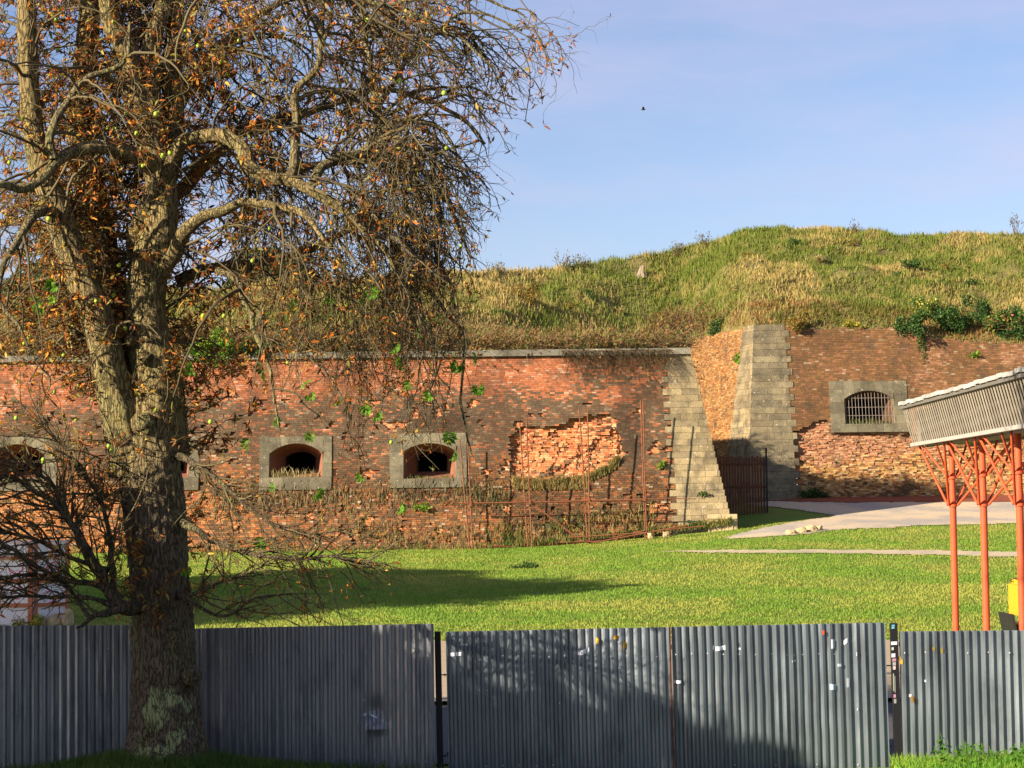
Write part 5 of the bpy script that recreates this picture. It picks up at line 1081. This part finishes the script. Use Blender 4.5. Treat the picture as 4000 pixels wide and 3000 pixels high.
# low side branches
anyw = lambda p: np.ones(len(p), bool)
lw = np.where(low)[0]
A6, B6 = spawn(LP[lw], LR[lw], 300, .2, 1, .4, 1.2, 25, 60, .02, .14, 9, (.013, .4), r, upturn=1, out=.15, wts=Lg[lw]); k = proj(A6[:, -1])[1] < 2460; A6, B6 = A6[k], B6[k]
A7, B7 = spawn(A6, B6, 1700, .1, 1, .12, .4, 30, 65, -.02, .2, 6, (.007, .5), r, out=.1); k = proj(A7[:, -1])[1] < 2470; A7, B7 = A7[k], B7[k]
# water shoots close to the trunk
tk = np.array([k in ('stemL', 'stemC', 'dark', 'stemM') for k in names]); TP = np.concatenate([LP[tk], resamp(LIM['trunk'][0][len(LIM['trunk'][0])//3:], K0)[None]]); TRr = np.concatenate([LR[tk], resamp(LIM['trunk'][1][len(LIM['trunk'][0])//3:], K0)[None]])
A8, B8 = spawn(TP, TRr, 230, .0, .75, .4, 1.3, 50, 90, .0, .2, 9, (.012, .4), r, out=.6)
A8 = A8  # start inside the bark, emerge outwards
A9, B9 = spawn(A8, B8, 2400, .25, 1, .12, .4, 30, 80, .0, .25, 6, (.0075, .5), r, out=.1)
tw = MB()
def twc(n, lo=.7, hi=1.25): return np.array([(.105, .082, .038)])*(lo+(hi-lo)*r.random((n, 1)))
for k in names:
    if k in BIG: continue
    Pp, R_ = LIM[k]; V, F = tubes(Pp[None], R_[None]*(1+.02*r.normal(size=(1, len(Pp)))), 12, ref=(.1, 1, .1)); lb = MB(); lb.add(V, F, (.26, .21, .10) if V[:, 2].mean() > 4.5 else (.15, .115, .07)); lb.build('limb', MAT['bark'], tree, True)  # low limbs darkened like the shaded lower trunk
for nm, sets, sd_ in (('branches', ((A1, B1), (A2, B2), (A4, B4), (A6, B6), (A8, B8)), 5), ('twigs', ((A3, B3), (A5, B5), (A7, B7), (A9, B9)), 3)):
    tw = MB()
    for A, B in sets:
        V, F = tubes(A, B, sd_); c = np.repeat(twc(len(A)), A.shape[1]*sd_, 0); tw.add(V, F, c)
    o = tw.build(nm, MAT['twig'], tree, True); o['kind'] = 'stuff'
# shrivelled leaves: bent strips hanging from the twigs
def leaves(A, n, size, r, tmin=.3):
    wq = r.random(len(A))**3+.03; ax_ = proj(A[:, -1])[0]; wq = wq*np.interp(ax_, [0, 900, 1300, 2200], [1.5, 1.3, .8, .6]); pi = r.choice(len(A), n, p=wq/wq.sum()); K = A.shape[1]; t = (tmin+(1-tmin)*r.random(n))*(K-1); i = np.clip(t.astype(int), 0, K-2); f = (t-i)[:, None]
    st = A[pi, i]*(1-f)+A[pi, i+1]*f; d = norm(r.normal(size=(n, 3))+[0, 0, -.5]); s = norm(np.cross(d, r.normal(size=(n, 3)))); b = np.cross(d, s)
    Ln = size*(.5+.9*r.random((n, 1))); W_ = Ln*(.07+.11*r.random((n, 1))); curl = (r.random((n, 1))-.5)*2.4
    p = st; P_ = [p]; dd = d
    for k in range(3):
        dd = norm(dd*np.cos(curl*.5)+b*np.sin(curl*.5)); b = norm(np.cross(dd, s)); p = p+dd*Ln/3; P_.append(p)
    ws = [.25, 1, .8, .12]; fold = norm(s+b*.5)
    V = np.stack([q for k in range(4) for q in (P_[k]-s*W_*ws[k], P_[k]+fold*W_*ws[k])], 1)
    q = np.array([[0, 1, 3, 2], [2, 3, 5, 4], [4, 5, 7, 6]])
    F = (np.arange(n)[:, None, None]*8+q[None]).reshape(-1, 4)
    return V.reshape(-1, 3), F, st, Ln
LC = np.array([(.46, .13, .018), (.56, .24, .03), (.17, .06, .02), (.09, .045, .02), (.38, .27, .05), (.2, .2, .035), (.5, .32, .06)]); LPb = np.array([4, 3, 3.2, 3, 2, 2, .8]); LPb = LPb/LPb.sum()
lf = MB()
for A, n, sz in ((A3, 50000, .085), (A5, 4500, .08), (A7, 2200, .08), (A9, 11000, .085)):
    V, F, st, Ln = leaves(A, n, sz, r)
    px, py = proj(st); c = LC[r.choice(len(LC), n, p=LPb)]*(.75+.85*r.random((n, 1)))
    lf.add(V, F, np.repeat(c, 8, 0))
o = lf.build('shrivelled_leaves', MAT['leaf'], tree); o['kind'] = 'stuff'
# a few still-green leaves and the conker husks
def palm(cen, size, name='green_leaf'):
    mb = MB(); d0 = norm(r.normal(size=3)*[1, 1, .3]+[0, 0, -.4]); s0 = norm(np.cross(d0, [0, 1, .2])); 
    for k in range(6):
        a = (k-2.5)*.55; d = norm(d0*math.cos(a)+s0*math.sin(a)); s = norm(np.cross(d, norm(np.cross(d0, s0)))); nn_ = np.cross(d, s)
        L_ = size*(1-.1*abs(k-2.5)); W_ = L_*.2
        V = [cen, cen+d*L_*.5-s*W_*.6+nn_*.02, cen+d*L_*.75-s*W_, cen+d*L_-nn_*.04, cen+d*L_*.75+s*W_, cen+d*L_*.5+s*W_*.6+nn_*.02]
        mb.add(V, [[0, 1, 2, 3, 4, 5]], np.array((.13, .28, .02))*(.6+.6*random.random()))
    mb.build(name, MAT['leaf'], tree)
bm = bmesh.new(); bmesh.ops.create_icosphere(bm, subdivisions=2, radius=1); HV = np.array([v.co for v in bm.verts]); HF = np.array([[v.index for v in f.verts] for f in bm.faces]); bm.free()
HV = HV*(1+.1*(r.random((len(HV), 1)))); husk = None
tips = np.concatenate([A3[:, -1], A5[:, -1], A9[:, -1]]); tips = np.concatenate([tips, A7[:, -1]])
for (px, py, s, n_) in [(205, 1080, 60, 3), (110, 1200, 55, 4), (165, 1160, 30, 1), (1195, 1190, 50, 3), (1290, 1170, 38, 2), (1445, 1165, 60, 4), (1505, 1400, 30, 2), (1590, 1320, 50, 3), (1790, 1400, 60, 4), (1740, 1650, 60, 3), (1880, 1670, 70, 5), (1850, 1780, 60, 3), (1430, 1720, 60, 3), (1240, 1570, 60, 3), (1380, 1610, 70, 4), (1060, 1490, 50, 3), (760, 1420, 60, 3), (1130, 1770, 90, 6), (1030, 1670, 60, 3), (690, 2225, 60, 4), (310, 2200, 60, 3), (1030, 2125, 40, 3), (1640, 1990, 50, 3), (1700, 1600, 40, 2), (1575, 1470, 40, 2)]:
    for q in range(max(1, n_-1)):
        q3 = P(px+r.normal()*s*.5, py+r.normal()*s*.4, YT-.6+r.normal()*.4); palm(tips[np.argmin(((tips-q3)**2*[1, .25, 1]).sum(1))], .10+.04*r.random())

tx, ty = proj(tips); ok = np.where((tx > 20) & (tx < 1950) & (ty > 5) & (ty < 2000) & (tips[:, 1] < YT+.3))[0]
w_ = np.where(tx[ok] < 900, 3., 1.); sel = r.choice(ok, 95, replace=False, p=w_/w_.sum())
for k in sel:
    loc = Vector(tips[k]+[0, 0, -.03])-Vector(parent_loc(tree))
    if husk is None:
        husk = mk('conker_husk', HV, HF, MAT['clean'], None, np.tile((.3, .42, .04), (len(HV), 1)), True); o = husk; o.parent = tree
    else:
        o = husk.copy(); C.objects.link(o); o.parent = tree
    o.location = loc; s_ = .02+.01*r.random(); o.scale = (s_, s_*.95, s_*1.1)
print('TREE', len(A1), len(A2), len(A3), len(A4), len(A5), len(A7), len(A9))
# ------------------------------------------------------------------ verge grass and weeds this side of the fence
n = 26000; x = r.normal(size=n)*1.3+TB[0]; Y = 26+2.85*r.random(n); pos = np.stack([x, Y, G(x, Y)], 1)
V, F, c = blades(pos, .10+.16*r.random(n), .012+.01*r.random(n), gcol(n, pos[:, :2], ((.05, .12, .015), (.14, .2, .03)), 1, 70, r), .6, r)
mk('verge_grass', V, F, MAT['grass'], col=c)['kind'] = 'stuff'
n = 9000; x = 5.0+2.4*r.random(n); Y = 26.4+2.4*r.random(n); pos = np.stack([x, Y, G(x, Y)], 1)
V, F, c = blades(pos, .08+.16*r.random(n), .014+.012*r.random(n), gcol(n, pos[:, :2], ((.10, .26, .02), (.24, .36, .04)), 1, 72, r), .7, r)
mk('verge_grass', V, F, MAT['grass'], col=c)['kind'] = 'stuff'
def nettle(px, ytop, Y, lab, seed):
    r = np.random.default_rng(seed); tp = P(px, ytop, Y); b = np.array([tp[0]+r.normal()*.05, Y, float(G(tp[0], Y))]); t = thing('nettle', lab, 'plant', b, 'nettles before the bright sheet panel')
    tp[2] = max(tp[2], b[2]+.12); H_ = tp[2]-b[2]; K = 10; f = np.linspace(0, 1, K)[:, None]; st = b*(1-f)+tp*f+np.c_[np.sin(f*3)*.03, f*0, f*0]
    mb = MB(); mb.tube(st, np.linspace(.006, .003, K), 5, (.1, .2, .03)); mb.build('stem', MAT['twig'], t)
    mb = MB()
    for k in range(max(int(H_/.035), 3)):
        q = .25+.75*k/(H_/.035); p = b*(1-q)+tp*q; a = k*2.4+r.random(); d = np.array([math.cos(a), math.sin(a), -.15-.3*r.random()]); d = d/np.linalg.norm(d); s = np.array([-math.sin(a), math.cos(a), 0]); L_ = (.14-.06*q)*(.8+.4*r.random())
        V = [p, p+d*L_*.35+s*L_*.3+[0, 0, .01], p+d*L_*.7+s*L_*.2, p+d*L_-[0, 0, .015], p+d*L_*.7-s*L_*.2, p+d*L_*.35-s*L_*.3+[0, 0, .01]]
        mb.add(V, [[0, 1, 2, 3, 4, 5]], np.array((.09, .22, .02))*(.6+.8*r.random()))
    mb.build('leaves', MAT['leaf'], t)
R = random.Random(2); spots = [(3672, 2862), (3700, 2890), (3648, 2915)]+[(R.uniform(3560, 4010), 0) for _ in range(42)]
ords = ['tallest nettle with drooping tip', 'second tall nettle right of the tallest', 'slim nettle left of the tallest']
for i, (px, yt) in enumerate(spots):
    if yt == 0: yt = np.interp(px, [3560, 3650, 3740, 3800, 3900, 4000], [2965, 2945, 2890, 2880, 2905, 2890])+R.uniform(0, 40)
    lab = ords[i]+' before the bright sheet panel' if i < 3 else 'leafy green nettle in the crowded patch at the foot of the bright sheet panel'
    nettle(px, yt, 27.3+R.random()*1.3, lab, 500+i)
# ------------------------------------------------------------------ bird
b = P(2513, 428, 120); mb = MB()
mb.tube([b-[.14, 0, .01], b-[.06, 0, 0], b+[.05, 0, .01], b+[.13, 0, .03]], [.01, .045, .05, .015], 8, (.03, .03, .03))
for s in (-1, 1): mb.add([b+[.06, 0, .02], b+[-.06, 0, .02], b+[-.08, s*.22, .12], b+[-.05, s*.34, .1], b+[.03, s*.2, .13]], [[0, 1, 2, 3, 4]], (.03, .03, .03))
tag(mb.build('bird', MAT['clean']), 'tiny dark bird flying high in the open sky', 'bird')
# ------------------------------------------------------------------ trees off to the left whose shade falls on the lawn and the sheet fence
def shade_tree(x, y, h, rc, lab, seed, hc=None, group=None):
    r = np.random.default_rng(seed); z0 = float(G(x, y)); t = thing('offscreen_tree', lab, 'tree', (x, y, z0), group); hc = hc or h*.34
    V, F, c, cl = leafcloud(np.array([x, y, z0+h-hc]), np.array([rc, rc, hc]), 9000, .5, [(3, (.06, .1, .02)), (2, (.12, .12, .03))], r, clump=22)
    mk('crown', V, F, MAT['leaf'], t, c); mb = MB(); mb.tube([(x, y, z0-.2), (x+.1, y, z0+h*.5), (x, y, z0+h*.8)], [.35, .25, .1], 9, (.15, .12, .08))
    for q in cl[:12]: mb.tube([(x, y, z0+h*.4), (np.array([x, y, z0+h*.5])+q)/2, q], [.12, .09, .04], 6)
    mb.build('trunk', MAT['bark'], t)
def shade_at(x, Y, back, zoff=0):
    """position from which a thing of height h throws shade on (x, Y): returns plan point `back` metres up-sun and the height there"""
    d = -SUNV*back/math.hypot(SUNV[0], SUNV[1]); return x+d[0], Y+d[1], G(x, Y)+d[2]
for i, (x, Y, back, rc, hc) in enumerate([(-9.5, 58.5, 26, 3.6, 2.6), (-8.2, 58.5, 27, 4.0, 2.4), (-11, 66, 26, 4.4, 2.8), (-8.2, 63, 28, 3.4, 1.7), (-7.2, 67, 28, 3.0, 1.1), (-15, 65, 24, 4.2, 2.6)]):
    a, b_, c_ = shade_at(x, Y, back); shade_tree(a, b_, float(c_)+hc, rc, 'leafy tree outside the frame on the left whose shade lies on the lawn', 600+i, hc, 'trees shading the lawn')
for i, (x, back, zz, rc, hc) in enumerate([(-6.8, 16, .9, 4.0, 2.2), (-4, 15, .4, 3.4, 1.7), (-1.5, 17, .0, 3.0, 1.5)]):
    a, b_, c_ = shade_at(x, 29, back); shade_tree(a, b_, float(c_)+zz+hc*.8, rc, 'leafy tree beyond the left frame whose shade falls on the sheet fence', 620+i, hc, 'trees shading the sheet fence')
for i, x in enumerate((-34, -24, -15, -6, 3, 12, 21, 31)):  # row added out of view so the fence sheets reflect something dark
    shade_tree(x, -17-4*(i % 3), 12+(i*5 % 4), 5.2, 'dark leafy tree in the row added behind the camera for fence reflections', 640+i, 5.5, 'trees added behind the camera for reflections')
